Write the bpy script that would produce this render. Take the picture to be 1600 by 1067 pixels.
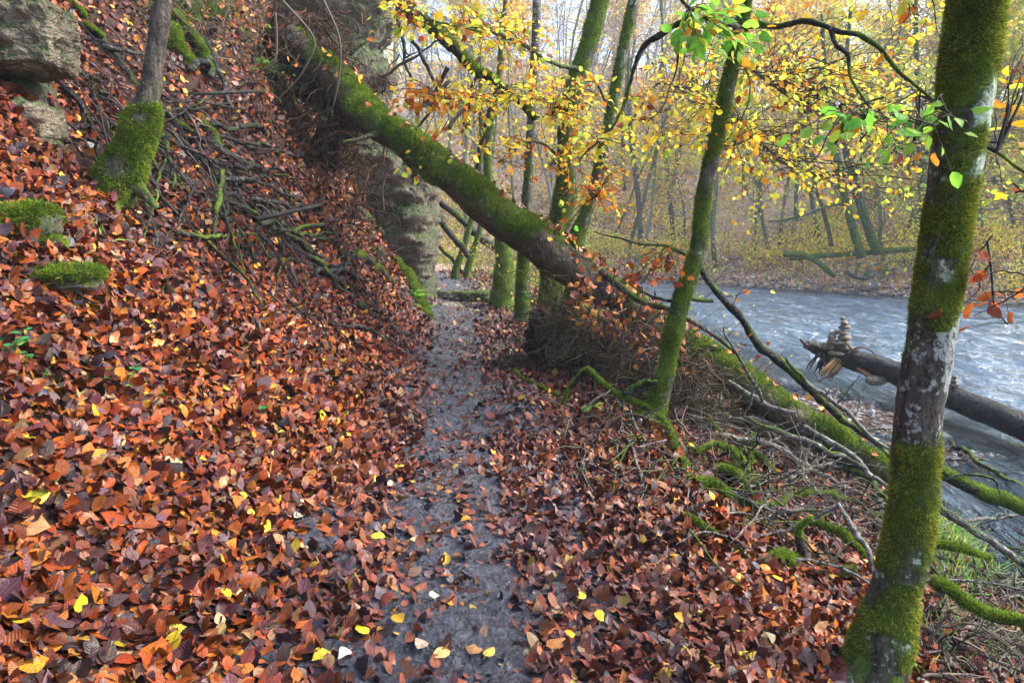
import bpy, math
import numpy as np
from mathutils import Vector, Matrix

# ------------------------------------------------------------------ camera, world, sun, exposure
for o in list(bpy.data.objects):
    bpy.data.objects.remove(o)
SC = bpy.context.scene
COL = SC.collection
SC.render.resolution_x, SC.render.resolution_y = 1024, 682
SC.view_settings.view_transform = 'Standard'
SC.view_settings.look = 'None'
SC.view_settings.gamma = 1.0
SC.view_settings.exposure = 2.35
try:
    SC.cycles.use_denoising = True
    SC.cycles.use_adaptive_sampling = False
    SC.cycles.sample_clamp_direct = 4.0
    SC.cycles.denoiser = 'OPENIMAGEDENOISE'
    SC.cycles.max_bounces = 6
    SC.cycles.diffuse_bounces = 3
    SC.cycles.glossy_bounces = 3
    SC.cycles.transmission_bounces = 4
    SC.cycles.volume_bounces = 0
    SC.cycles.sample_clamp_indirect = 4.0
    SC.cycles.caustics_reflective = False
    SC.cycles.caustics_refractive = False
except Exception:
    pass
EYE = 1.4
TILT = math.atan(173.5/1066.67)
cd = bpy.data.cameras.new('camera')
cd.lens = 24.0
cd.sensor_width = 36.0
cd.clip_start = 0.05
cd.clip_end = 1500.0
cam = bpy.data.objects.new('camera', cd)
COL.objects.link(cam)
cam.location = (0, 0, EYE)
cam.rotation_euler = (math.pi/2-TILT, 0, 0)
SC.camera = cam

SUN_EL, SUN_AZ = math.radians(44), math.radians(80)      # azimuth clockwise from +Y (forward) to the right
w = bpy.data.worlds.new('World')
SC.world = w
w.use_nodes = True
wn = w.node_tree
wn.nodes.clear()
sky = wn.nodes.new('ShaderNodeTexSky')
sky.sky_type = 'NISHITA'
sky.sun_disc = False
sky.sun_elevation = SUN_EL
sky.sun_rotation = SUN_AZ
sky.dust_density = 2.5
sky.air_density = 1.0
bg = wn.nodes.new('ShaderNodeBackground')
bg.inputs['Strength'].default_value = 0.15
wo = wn.nodes.new('ShaderNodeOutputWorld')
wn.links.new(sky.outputs[0], bg.inputs[0])
wn.links.new(bg.outputs[0], wo.inputs[0])
ld = bpy.data.lights.new('sun', 'SUN')
ld.energy = 2.0
ld.angle = math.radians(22)
ld.color = (1.0, 0.95, 0.86)
sun = bpy.data.objects.new('sun', ld)
COL.objects.link(sun)
sdir = Vector((math.sin(SUN_AZ)*math.cos(SUN_EL), math.cos(SUN_AZ)*math.cos(SUN_EL), math.sin(SUN_EL)))
sun.rotation_euler = sdir.to_track_quat('Z', 'Y').to_euler()

# ------------------------------------------------------------------ small maths
F = 1066.67
ct, st = math.cos(TILT), math.sin(TILT)
def ray(px, py):
    u, v = (px-800)/F, (533.5-py)/F
    return np.array([u, ct+v*st, -st+v*ct])
def at(px, py, d):
    """world point on the sight line of a photo pixel, d metres ahead"""
    r = ray(px, py)
    return r/r[1]*d+np.array([0, 0, EYE])
def nrm(a):
    return a/np.maximum(np.linalg.norm(a, axis=-1, keepdims=True), 1e-9)
def _h(ix, iy, iz, s):
    with np.errstate(over='ignore'):
        n = (ix.astype(np.uint32)*np.uint32(374761393)+iy.astype(np.uint32)*np.uint32(668265263)
             + iz.astype(np.uint32)*np.uint32(2147483647)+np.uint32(s)*np.uint32(1274126177))
        n = (n ^ (n >> np.uint32(13)))*np.uint32(1274126177)
        n = n ^ (n >> np.uint32(16))
    return n.astype(np.float64)/4294967295.0*2-1
def vn(p, s=0):
    p = np.asarray(p, float)
    i = np.floor(p).astype(np.int64)
    f = p-i
    f = f*f*(3-2*f)
    r = 0
    for a in (0, 1):
        for b in (0, 1):
            for c in (0, 1):
                wgt = ((f[:, 0] if a else 1-f[:, 0])*(f[:, 1] if b else 1-f[:, 1])*(f[:, 2] if c else 1-f[:, 2]))
                r = r+wgt*_h(i[:, 0]+a, i[:, 1]+b, i[:, 2]+c, s)
    return r
def fbm(p, o=3, s=0):
    p = np.asarray(p, float)
    r, a = 0, 1.0
    for k in range(o):
        r = r+a*vn(p, s+k*17)
        p = p*2.03
        a *= .5
    return r
def n2(x, y, sc, s=0, o=2):
    return fbm(np.stack([x*sc, y*sc, np.zeros_like(x)+s*3.3], 1), o, s)
def ss(a, b, x):
    t = np.clip((x-a)/(b-a), 0, 1)
    return t*t*(3-2*t)
RNG = np.random.default_rng(7)

# ------------------------------------------------------------------ the lie of the land
NEAR = np.array([(3.0, -30), (3.0, -3), (3.2, 1), (3.6, 4), (4.1, 6.5), (4.3, 9), (3.7, 13), (2.9, 18), (2.4, 24), (-1, 29), (-15, 31), (-90, 34)], float)
FAR = np.array([(70, -30), (45, -5), (30, 12), (18, 24), (9, 34.7), (0, 36.5), (-15, 40), (-90, 44)], float)
WATER = -1.2
def pdist(x, y, poly):
    best = np.full(x.shape, 1e9)
    for (ax, ay), (bx, by) in zip(poly[:-1], poly[1:]):
        dx, dy = bx-ax, by-ay
        t = np.clip(((x-ax)*dx+(y-ay)*dy)/(dx*dx+dy*dy), 0, 1)
        best = np.minimum(best, np.hypot(x-ax-t*dx, y-ay-t*dy))
    return best
RIV = np.concatenate([NEAR, FAR[::-1]])
def inside(x, y, poly):
    r = np.zeros(x.shape, bool)
    n = len(poly)
    for i in range(n):
        ax, ay = poly[i]
        bx, by = poly[(i+1) % n]
        if ay == by:
            continue
        r ^= ((ay > y) != (by > y)) & (x < (bx-ax)*(y-ay)/(by-ay)+ax)
    return r
FARSIDE = np.concatenate([FAR, [(-90, 400), (400, 400), (400, -30)]])
def pathx(y):
    return -.085*y-.07*np.maximum(y-13, 0)**1.5
def H(x, y):
    x = np.atleast_1d(np.asarray(x, float)); y = np.atleast_1d(np.asarray(y, float))
    dn, df = pdist(x, y, NEAR), pdist(x, y, FAR)
    yy = np.clip(y, -40, 60)
    u = pathx(np.minimum(yy, 24))-x
    ta = .62+.42*ss(1.5, 4.2, y)+1.15*ss(4.6, 9, y)-.9*ss(14, 20, y)
    u0 = .62+2.6*ss(14, 17, y)+5*ss(20, 30, y)
    k = .22
    s = k*np.logaddexp(0, (u-u0)/k)
    slope = 45*(1-np.exp(-ta*s/45))
    rough = .05+.1*ss(.7, 2.5, u)
    land = slope+.28*ss(12.5, 15.5, y)+rough*n2(x, y, 1.3, 3)+.015*n2(x, y, 6, 5)
    land = land+.35*ss(1.5, 4, u)*n2(x, y, .6, 9)
    bank = WATER-.02+.45*dn+3*np.maximum(dn-4.3, 0)+.09*n2(x, y, 1.9, 4)*ss(0, 1, dn)
    kk = .12
    near = -kk*np.logaddexp(-land/kk, -bank/kk)
    bar = .11*np.exp(-(((x-5.2)/1.3)**2+((y-9.6)/1.6)**2))+.10*np.exp(-(((x-5.9)/1.3)**2+((y-7.6)/.4)**2))+.05*np.exp(-(((x-5.6)/1.0)**2+((y-11.3)/.8)**2))
    bed = WATER-.06-.12*np.minimum(dn, 4)*1.0*ss(0, 3, np.minimum(dn, df))-.03*n2(x, y, 2.2, 8)+bar
    right = ss(0, 25, x)
    hill = (.25*ss(0, 1.2, df)+.75*ss(2.0, 4.5, df)+.10*np.maximum(df-2, 0)
            + (.42-.06*right)*np.maximum(df-8, 0))
    cap = 62-40*ss(4, 30, x-.12*y)
    hill = cap*(1-np.exp(-hill/cap))
    farh = WATER+hill+ss(3, 12, df)*(.3*n2(x, y, .5, 12)+1.4*n2(x, y, .07, 13))
    return np.where(inside(x, y, RIV), bed, np.where(inside(x, y, FARSIDE), farh, near))
_gx, _gy, _gs = -9.0, 0.0, .04
_X, _Y = np.meshgrid(_gx+np.arange(476)*_gs, _gy+np.arange(526)*_gs)
_Z = H(_X.ravel(), _Y.ravel()).reshape(_X.shape)
def Hq(x, y):
    """fast height lookup near the camera"""
    x = np.atleast_1d(np.asarray(x, float)); y = np.atleast_1d(np.asarray(y, float))
    a, b = (x-_gx)/_gs, (y-_gy)/_gs
    i, j = np.floor(a).astype(int), np.floor(b).astype(int)
    ok = (i >= 0) & (i < 475) & (j >= 0) & (j < 525)
    i2, j2 = np.clip(i, 0, 474), np.clip(j, 0, 524)
    f, g = a-i2, b-j2
    z = (_Z[j2, i2]*(1-f)+_Z[j2, i2+1]*f)*(1-g)+(_Z[j2+1, i2]*(1-f)+_Z[j2+1, i2+1]*f)*g
    if not ok.all():
        z[~ok] = H(x[~ok], y[~ok])
    return z
def hz(x, y):
    return float(Hq(x, y)[0])
_D = .8*1.03**np.arange(142)
def ground_at(px, py, lift=0.0, dmin=.8):
    r = ray(px, py)
    r = r/r[1]
    d = _D[(_D >= dmin) & (_D < (60 if py < 445 else 30))]
    z = EYE+r[2]*d-Hq(r[0]*d, d)-lift
    hit = z < 0
    if not hit.any():
        dd = d[-1]
    else:
        k = int(np.argmax(hit))
        if k == 0:
            dd = d[0]
        else:
            lo, hi = d[k-1], d[k]
            t = np.linspace(lo, hi, 9)
            zz = EYE+r[2]*t-Hq(r[0]*t, t)-lift
            m = max(int(np.argmax(zz < 0)), 1)
            f = zz[m-1]/(zz[m-1]-zz[m]) if zz[m-1] != zz[m] else 0
            dd = t[m-1]+(t[m]-t[m-1])*f
    return np.array([r[0]*dd, dd, hz(r[0]*dd, dd)+lift])
def Hn(x, y, e=.04):
    dx = (H(x+e, y)-H(x-e, y))/(2*e)
    dy = (H(x, y+e)-H(x, y-e))/(2*e)
    return nrm(np.stack([-dx, -dy, np.ones_like(dx)], 1))

# ------------------------------------------------------------------ mesh builder and object helpers
class MB:
    def __init__(self):
        self.V, self.C, self.U, self.Fs = [], [], [], []
        self.n = 0
    def add(self, V, faces, col=None, luv=None):
        V = np.asarray(V, float)
        m = len(V)
        self.V.append(V)
        c = np.zeros((m, 4)); c[:, 3] = 1
        if col is not None:
            c[:, :3] = col
        self.C.append(c)
        self.U.append(np.zeros((m, 3)) if luv is None else luv)
        for f in faces:
            f = np.asarray(f, np.int64)
            if len(f):
                self.Fs.append(f+self.n)
        self.n += m
    def mesh(self, name, smooth=True):
        me = bpy.data.meshes.new(name)
        V = np.concatenate(self.V)
        me.vertices.add(len(V))
        me.vertices.foreach_set('co', V.ravel().astype(np.float32))
        L = np.concatenate([f.ravel() for f in self.Fs]).astype(np.int32)
        tot = np.concatenate([np.full(len(f), f.shape[1]) for f in self.Fs])
        start = np.concatenate([[0], np.cumsum(tot)[:-1]]).astype(np.int32)
        me.loops.add(len(L))
        me.loops.foreach_set('vertex_index', L)
        me.polygons.add(len(tot))
        me.polygons.foreach_set('loop_start', start)
        me.update(calc_edges=True)
        me.polygons.foreach_set('use_smooth', np.full(len(tot), smooth))
        a = me.attributes.new('Col', 'FLOAT_COLOR', 'POINT')
        a.data.foreach_set('color', np.concatenate(self.C).ravel().astype(np.float32))
        a = me.attributes.new('luv', 'FLOAT_VECTOR', 'POINT')
        a.data.foreach_set('vector', np.concatenate(self.U).ravel().astype(np.float32))
        return me
def tag(o, label=None, category=None, group=None, kind=None):
    cat = category
    if label: o['label'] = label
    if cat: o['category'] = cat
    if group: o['group'] = group
    if kind: o['kind'] = kind
    return o
def obj(name, mb, mat, parent=None, smooth=True, origin=None, **k):
    """link the collected shapes as ONE mesh object; built in world space, re-based on its own foot"""
    me = mb.mesh(name, smooth) if isinstance(mb, MB) else mb
    o = bpy.data.objects.new(name, me)
    COL.objects.link(o)
    if isinstance(mb, MB):
        me.materials.append(mat)
    off = Vector((0, 0, 0))
    if parent is not None:
        o.parent = parent
        off = parent.matrix_world.translation if parent.parent is None else parent.parent.location+parent.location
        off = world_loc(parent)
    if origin is not None:
        off = Vector(origin)
        o.location = off
    if off.length > 0:
        me.transform(Matrix.Translation(-off))
    tag(o, **k)
    return o
def world_loc(o):
    v = Vector(o.location)
    while o.parent is not None:
        o = o.parent
        v = v+Vector(o.location)
    return v
def empty(name, loc, **k):
    o = bpy.data.objects.new(name, None)
    o.empty_display_size = .1
    COL.objects.link(o)
    o.location = loc
    tag(o, **k)
    return o

# ------------------------------------------------------------------ materials
class NT:
    def __init__(self, name):
        self.m = bpy.data.materials.new(name)
        self.m.use_nodes = True
        self.t = self.m.node_tree
        self.t.nodes.clear()
        self.out = self.t.nodes.new('ShaderNodeOutputMaterial')
    def n(self, typ, ins=None, **props):
        nd = self.t.nodes.new('ShaderNode'+typ)
        for k, v in props.items():
            setattr(nd, k, v)
        for k, v in (ins or {}).items():
            s = nd.inputs[k]
            if hasattr(v, 'is_output') or isinstance(v, bpy.types.NodeSocket):
                self.t.links.new(v, s)
            else:
                s.default_value = v
        return nd
    def noise(self, vec, scale, detail=4, rough=.55, **k):
        return self.n('TexNoise', {'Vector': vec, 'Scale': scale, 'Detail': detail, 'Roughness': rough}, **k).outputs[0]
    def ramp(self, fac, stops):
        nd = self.n('ValToRGB', {'Fac': fac})
        e = nd.color_ramp.elements
        while len(e) < len(stops):
            e.new(.5)
        for q, (p, c) in zip(e, stops):
            q.position = p
            q.color = c if isinstance(c, tuple) and len(c) == 4 else ((*c, 1) if isinstance(c, tuple) else (c, c, c, 1))
        return nd.outputs[0]
    def mix(self, f, a, b, mode='MIX'):
        nd = self.t.nodes.new('ShaderNodeMix')
        nd.data_type = 'RGBA'
        nd.blend_type = mode
        for i, v in ((0, f), (6, a), (7, b)):
            if isinstance(v, bpy.types.NodeSocket):
                self.t.links.new(v, nd.inputs[i])
            else:
                nd.inputs[i].default_value = v if i == 0 else ((*v, 1) if len(v) == 3 else v)
        return nd.outputs[2]
    def math(self, op, a, b=0.0, c=0.0):
        nd = self.n('Math', operation=op)
        for i, v in enumerate((a, b, c)):
            if isinstance(v, bpy.types.NodeSocket):
                self.t.links.new(v, nd.inputs[i])
            else:
                nd.inputs[i].default_value = v
        return nd.outputs[0]
    def bump(self, h, dist=.01, strength=1.0, normal=None):
        ins = {'Height': h, 'Distance': dist, 'Strength': strength}
        if normal is not None:
            ins['Normal'] = normal
        return self.n('Bump', ins).outputs[0]
    def pos(self):
        return self.n('NewGeometry').outputs['Position']
    def objc(self):
        return self.n('TexCoord').outputs['Object']
    def attr(self, nm='Col'):
        return self.n('Attribute', attribute_name=nm)
    def sep(self, v):
        return self.n('SeparateXYZ', {0: v}).outputs
    def finish(self, bsdf):
        self.t.links.new(bsdf, self.out.inputs[0])
        return self.m
    def pr(self, **k):
        ins = {}
        names = {'col': 'Base Color', 'rough': 'Roughness', 'norm': 'Normal', 'spec': 'Specular IOR Level', 'coat': 'Coat Weight',
                 'coatr': 'Coat Roughness', 'ior': 'IOR', 'trans': 'Transmission Weight'}
        for a, v in k.items():
            if a == 'col' and isinstance(v, tuple) and len(v) == 3:
                v = (*v, 1)
            ins[names[a]] = v
        return self.n('BsdfPrincipled', ins).outputs[0]

def m_ground():
    t = NT('forest_soil')
    p = t.pos()
    n = t.noise(p, 5, 8)
    n2_ = t.noise(p, 60, 5)
    c = t.ramp(n, [(.3, (.014, .007, .006)), (.55, (.036, .015, .010)), (.75, (.065, .025, .014))])
    # far leaf litter: speckle of leaf colours at leaf size
    vo = t.n('TexVoronoi', {'Vector': p, 'Scale': 9.0}).outputs['Color']
    lc = t.ramp(t.sep(vo)[0], [(.0, (.11, .075, .055)), (.3, (.24, .15, .10)), (.55, (.33, .24, .17)), (.8, (.38, .31, .20)), (1, (.20, .19, .11))])
    y = t.sep(p)[1]
    f = t.n('MapRange', {0: y, 1: 9.0, 2: 18.0}).outputs[0]
    c = t.mix(f, c, lc)
    h = t.math('ADD', n, t.math('MULTIPLY', n2_, .3))
    return t.finish(t.pr(col=c, rough=.7, norm=t.bump(h, .05, .8), spec=.12))
def m_mud():
    t = NT('wet_mud')
    p = t.pos()
    a = t.noise(p, 14, 7, .65)
    b = t.noise(p, 70, 5, .6)
    v = t.n('TexVoronoi', {'Vector': p, 'Scale': 38.0}).outputs['Distance']
    c = t.ramp(a, [(.32, (.006, .006, .009)), (.5, (.022, .023, .034)), (.68, (.056, .058, .082))])
    c = t.mix(t.ramp(b, [(.52, 0.), (.72, .75)]), c, (.10, .10, .12))
    h = t.math('ADD', t.math('MULTIPLY', a, 1.3), t.math('ADD', t.math('MULTIPLY', b, .5), t.math('MULTIPLY', v, .5)))
    r = t.ramp(a, [(.35, .14), (.65, .42)])
    return t.finish(t.pr(col=c, rough=r, norm=t.bump(h, .05, 1.0), spec=.75))
def m_leaf(name, rough, translucent=0.0, crisp=1.0, coat=0.0):
    t = NT(name)
    c = t.attr('Col').outputs['Color']
    uv = t.sep(t.attr('luv').outputs['Vector'])
    ax = t.math('ABSOLUTE', uv[0])
    vein = t.math('FRACT', t.math('MULTIPLY', t.math('SUBTRACT', uv[1], t.math('MULTIPLY', ax, .45)), 8.0))
    ridge = t.math('SUBTRACT', 1.0, t.math('MULTIPLY', t.math('ABSOLUTE', t.math('SUBTRACT', vein, .5)), 2.0))
    ridge = t.math('POWER', ridge, 3.0)
    mid = t.math('SUBTRACT', 1.0, t.math('MINIMUM', t.math('MULTIPLY', ax, 14.0), 1.0))
    h = t.math('MAXIMUM', t.math('MULTIPLY', t.math('MULTIPLY', ridge, .9), uv[2]), t.math('MULTIPLY', mid, .7))
    p = t.pos()
    blot = t.noise(p, 45, 4, .6)
    c2 = t.mix(t.ramp(blot, [(.42, 0.), (.72, .55)]), c, t.mix(1.0, c, (.32, .22, .20), 'MULTIPLY'))
    c2 = t.mix(t.math('MULTIPLY', h, .22*crisp), c2, t.mix(1.0, c2, (1.5, 1.4, 1.3), 'MULTIPLY'))
    nb = t.bump(t.math('ADD', t.math('MULTIPLY', h, .8), t.math('MULTIPLY', blot, 1.4)), .0035, .8)
    rr = t.ramp(blot, [(.35, rough*.7), (.7, min(1, rough*1.7))])
    b = t.pr(col=c2, rough=rr, norm=nb, spec=.20, coat=coat, coatr=.12)
    if translucent > 0:
        tr = t.n('BsdfTranslucent', {'Color': c2}).outputs[0]
        mx = t.n('MixShader', {0: translucent, 1: b, 2: tr}).outputs[0]
        return t.finish(mx)
    return t.finish(b)
def m_bark(name, dark, light, lichen=0.0, wet=.5, stretch=(9, 9, 2.2), mossc=((.022, .042, .006), (.10, .15, .013))):
    """Col.r = moss cover, Col.g = lichen chance, both laid out on the mesh"""
    t = NT(name)
    p = t.objc()
    mp = t.n('Mapping', {'Vector': p, 'Scale': stretch}).outputs[0]
    a = t.noise(mp, 3, 8, .62)
    b = t.noise(p, 55, 5, .6)
    c = t.ramp(a, [(.3, dark), (.62, light)])
    s = t.sep(t.attr('Col').outputs['Color'])
    if lichen > 0:
        ln = t.noise(p, 13, 6, .6)
        l2 = t.noise(p, 45, 4, .6)
        lf = t.ramp(t.math('ADD', t.math('MULTIPLY', ln, .6), t.math('ADD', t.math('MULTIPLY', l2, .45), t.math('MULTIPLY', s[1], .16))), [(.645, 0.), (.69, lichen)])
        c = t.mix(lf, c, (.30, .31, .28))
    mn = t.noise(p, 28, 6, .7)
    ml = t.noise(p, 7, 4, .6)
    spk = t.ramp(t.noise(p, 60, 4, .6), [(.60, 0.), (.66, .55)])
    c = t.mix(t.math('MULTIPLY', spk, .7), c, (.17, .17, .14))
    crk = t.ramp(t.noise(t.n('Mapping', {'Vector': p, 'Scale': (stretch[0]*2.5, stretch[1]*2.5, stretch[2]*5)}).outputs[0], 4, 5, .6), [(.36, .8), (.46, 0.)])
    c = t.mix(crk, c, (.006, .005, .004))
    alg = t.math('MULTIPLY', t.math('MINIMUM', t.math('MULTIPLY', s[0], 1.5), 1.0), t.math('MULTIPLY', ml, 1.1))
    c = t.mix(alg, c, t.mix(1.0, c, (.9, 1.75, .45), 'MULTIPLY'))
    mf = t.ramp(t.math('ADD', s[0], t.math('ADD', t.math('MULTIPLY', t.math('SUBTRACT', mn, .5), 1.1), t.math('MULTIPLY', t.math('SUBTRACT', ml, .5), .7))), [(.36, 0.), (.60, .95)])
    mc = t.ramp(t.math('ADD', t.math('MULTIPLY', t.noise(p, 16, 4, .6), .5), t.math('MULTIPLY', t.noise(p, 5, 3), .5)), [(.36, mossc[0]), (.64, mossc[1])])
    c = t.mix(mf, c, mc)
    h = t.math('ADD', t.math('MULTIPLY', a, 1.2), t.math('MULTIPLY', t.math('ADD', b, t.math('MULTIPLY', mf, 1.2)), .35))
    r = t.math('ADD', t.math('MULTIPLY', mf, .9-wet), wet)
    return t.finish(t.pr(col=c, rough=r, norm=t.bump(h, .03, 1.0), spec=.14))
def m_attr(name, rough, spec=.3, translucent=0.0, noise=0.0):
    t = NT(name)
    c = t.attr('Col').outputs['Color']
    if noise:
        c = t.mix(t.ramp(t.noise(t.pos(), noise, 4), [(.35, 0.), (.7, .8)]), c, t.mix(1.0, c, (.45, .42, .4), 'MULTIPLY'))
    b = t.pr(col=c, rough=rough, spec=spec)
    if translucent:
        b = t.n('MixShader', {0: translucent, 1: b, 2: t.n('BsdfTranslucent', {'Color': c}).outputs[0]}).outputs[0]
    return t.finish(b)
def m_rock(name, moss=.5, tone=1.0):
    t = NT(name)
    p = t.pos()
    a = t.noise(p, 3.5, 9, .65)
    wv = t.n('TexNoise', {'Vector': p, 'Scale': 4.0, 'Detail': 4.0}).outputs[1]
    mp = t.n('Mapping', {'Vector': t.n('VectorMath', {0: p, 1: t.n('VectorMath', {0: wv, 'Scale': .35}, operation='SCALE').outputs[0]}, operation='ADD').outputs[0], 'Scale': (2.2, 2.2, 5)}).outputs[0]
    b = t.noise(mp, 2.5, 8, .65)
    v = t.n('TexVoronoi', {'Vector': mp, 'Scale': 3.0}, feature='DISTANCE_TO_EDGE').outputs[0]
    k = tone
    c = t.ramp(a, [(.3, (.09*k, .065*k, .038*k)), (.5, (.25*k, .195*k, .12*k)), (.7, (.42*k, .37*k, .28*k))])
    crack = t.math('MULTIPLY', t.ramp(v, [(0., 1.), (.035, 0.)]), t.ramp(a, [(.42, 0.), (.6, .8)]))
    c = t.mix(t.math('MULTIPLY', crack, .7), c, (.04, .03, .022))
    c = t.mix(t.ramp(b, [(.36, .55), (.48, 0.)]), c, (.06*k, .045*k, .032*k))
    up = t.sep(t.n('NewGeometry').outputs['Normal'])[2]
    mf = t.ramp(t.math('ADD', t.math('MULTIPLY', up, .35), t.math('ADD', t.noise(p, 6, 6, .6), moss*.3)), [(.62, 0.), (.78, 1.)])
    c = t.mix(mf, c, t.ramp(t.noise(p, 30, 4), [(.3, (.018, .035, .007)), (.7, (.07, .10, .015))]))
    h = t.math('ADD', t.math('ADD', a, b), t.math('MULTIPLY', t.noise(p, 40, 5), .25))
    h = t.math('SUBTRACT', h, t.math('MULTIPLY', crack, .4))
    return t.finish(t.pr(col=c, rough=.7, norm=t.bump(h, .14, 1.0)))
def m_water():
    t = NT('river_water')
    p = t.pos()
    mp = t.n('Mapping', {'Vector': p, 'Rotation': (0, 0, .85), 'Scale': (1.0, .42, 1)}).outputs[0]
    warp = t.n('TexNoise', {'Vector': mp, 'Scale': 1.1, 'Detail': 2.0}).outputs[1]
    mv = t.n('VectorMath', {0: mp, 1: warp}, operation='ADD').outputs[0]
    a = t.noise(mv, 2.2, 4, .6)
    b = t.noise(mv, 7.5, 5, .65)
    h = t.math('ADD', t.math('MULTIPLY', a, 1.6), t.math('MULTIPLY', b, .55))
    foam = t.ramp(t.math('ADD', t.math('MULTIPLY', t.noise(mv, 1.1, 3), .55), t.math('MULTIPLY', t.noise(mv, 9, 6, .7), .5)), [(.57, 0.), (.72, .5)])
    c = t.ramp(a, [(.3, (.035, .07, .105)), (.7, (.11, .19, .27))])  # blue of the reflected sky put into the water's base colour
    c = t.mix(foam, c, (.66, .74, .84))
    nb = t.bump(h, .33, 1.0)
    b1 = t.pr(col=c, rough=t.math('ADD', t.math('MULTIPLY', foam, .5), .06), norm=nb, spec=.9, ior=1.5)
    gl = t.n('BsdfTransparent', {'Color': (.62, .66, .52, 1)}).outputs[0]
    # shallow water lets the bed show; the surface itself reflects by Fresnel
    dn = t.attr('Col').outputs['Color']
    sh = t.sep(dn)[0]
    fr = t.n('Fresnel', {'IOR': 1.33, 'Normal': nb}).outputs[0]
    k = t.math('MULTIPLY', sh, t.math('SUBTRACT', 1.0, t.math('MINIMUM', t.math('MULTIPLY', fr, 1.6), 1.0)))
    return t.finish(t.n('MixShader', {0: k, 1: b1, 2: gl}).outputs[0])

M = {}
M['soil'] = m_ground()
M['mud'] = m_mud()
M['litter'] = m_leaf('dead_leaf', .36, 0, .8, .05)
M['foliage'] = m_leaf('living_leaf', .45, .6, .5)
M['farleaf'] = m_attr('far_leaf', .6, .3, .45)
M['bark_beech'] = m_bark('beech_bark', (.014, .011, .009), (.095, .078, .062), 1.0, .55)
M['bark_fallen'] = m_bark('fallen_bark', (.014, .010, .008), (.10, .062, .036), .5, .5)
M['bark_dark'] = m_bark('wet_dead_bark', (.004, .0035, .004), (.026, .021, .021), .2, .35, (9, 9, 9))
M['bark_grey'] = m_bark('grey_dead_bark', (.022, .018, .018), (.17, .14, .13), .6, .5, (9, 9, 9))
M['bark_wet'] = m_bark('soaked_bark', (.003, .003, .004), (.020, .017, .018), .3, .22, (7, 7, 7))
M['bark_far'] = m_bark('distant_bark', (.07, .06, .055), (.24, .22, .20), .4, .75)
M['twig'] = m_attr('twig_bark', .7, .1)
M['moss'] = m_attr('moss', .85, .2, .35)
M['rock'] = m_rock('limestone', .35, .95)
M['cliff'] = m_rock('dark_limestone', .45, .6)  # limestone in a darker tone for the cliff
M['rock_mossy'] = m_rock('mossy_limestone', .8, .6)
M['stone'] = m_rock('river_stone', -.6, 1.0)
M['water'] = m_water()
M['plant'] = m_attr('green_plant', .45, .4, .4)

# ------------------------------------------------------------------ shape generators
def spline(P, n):
    """Catmull-Rom through rows of P (any width)"""
    P = np.asarray(P, float)
    if len(P) == 2:
        t = np.linspace(0, 1, n)[:, None]
        return P[0]*(1-t)+P[1]*t
    Q = np.concatenate([[2*P[0]-P[1]], P, [2*P[-1]-P[-2]]])
    seg = np.linalg.norm(np.diff(P[:, :3], axis=0), axis=1)
    cum = np.concatenate([[0], np.cumsum(seg)])
    s = np.linspace(0, cum[-1], n)
    i = np.clip(np.searchsorted(cum, s, side='right')-1, 0, len(P)-2)
    t = ((s-cum[i])/np.maximum(seg[i], 1e-9))[:, None]
    a, b, c, d = Q[i], Q[i+1], Q[i+2], Q[i+3]
    return .5*(2*b+(c-a)*t+(2*a-5*b+4*c-d)*t**2+(3*b-a-3*c+d)*t**3)
def frames(P):
    T = nrm(np.gradient(P, axis=0))
    ref = np.array([0, 0, 1.]) if abs(T[0][2]) < .8 else np.array([0, 1., 0])
    A = np.zeros_like(P)
    a = ref-T[0]*np.dot(ref, T[0])
    a /= np.linalg.norm(a)
    for i in range(len(P)):
        a = a-T[i]*np.dot(a, T[i])
        a /= max(np.linalg.norm(a), 1e-9)
        A[i] = a
    return T, A, np.cross(T, A)
def tube(mb, P, R, sides=6, col=None, disp=None, mask=None, cap=True):
    """closed tapering tube through P with radius R; returns surface points, normals, colours"""
    P = np.asarray(P, float)
    R = np.asarray(R, float)
    n = len(P)
    T, A, B = frames(P)
    th = np.arange(sides)/sides*2*math.pi
    N = A[:, None]*np.cos(th)[None, :, None]+B[:, None]*np.sin(th)[None, :, None]
    V = P[:, None]+N*R[:, None, None]
    V = V.reshape(-1, 3)
    Nf = N.reshape(-1, 3)
    if disp is not None:
        V = V+Nf*disp(V, Nf, np.repeat(R, sides))[:, None]
    C = np.zeros((len(V), 3))
    if mask is not None:
        C = mask(V, Nf, np.repeat(np.linspace(0, 1, n), sides))
    elif col is not None:
        C = C+np.asarray(col)
    i = np.arange(n-1)[:, None]*sides
    j = np.arange(sides)[None]
    k = (j+1) % sides
    Fq = np.stack([i+j, i+k, i+sides+k, i+sides+j], -1).reshape(-1, 4)
    faces = [Fq]
    if cap:
        V = np.concatenate([V, P[:1]-T[:1]*R[0]*.3, P[-1:]+T[-1:]*R[-1]*.5])
        C = np.concatenate([C, C[:1], C[-2:-1]])
        m = n*sides
        faces.append(np.stack([np.full(sides, m), (np.arange(sides)+1) % sides, np.arange(sides)], 1))
        faces.append(np.stack([np.full(sides, m+1), m-sides+np.arange(sides), m-sides+(np.arange(sides)+1) % sides], 1))
    mb.add(V, faces, C)
    return V[:n*sides], Nf, C[:n*sides]
ROWS = np.array([.16, .38, .63, .85])
HW = np.array([.34, .5, .44, .24])
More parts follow.
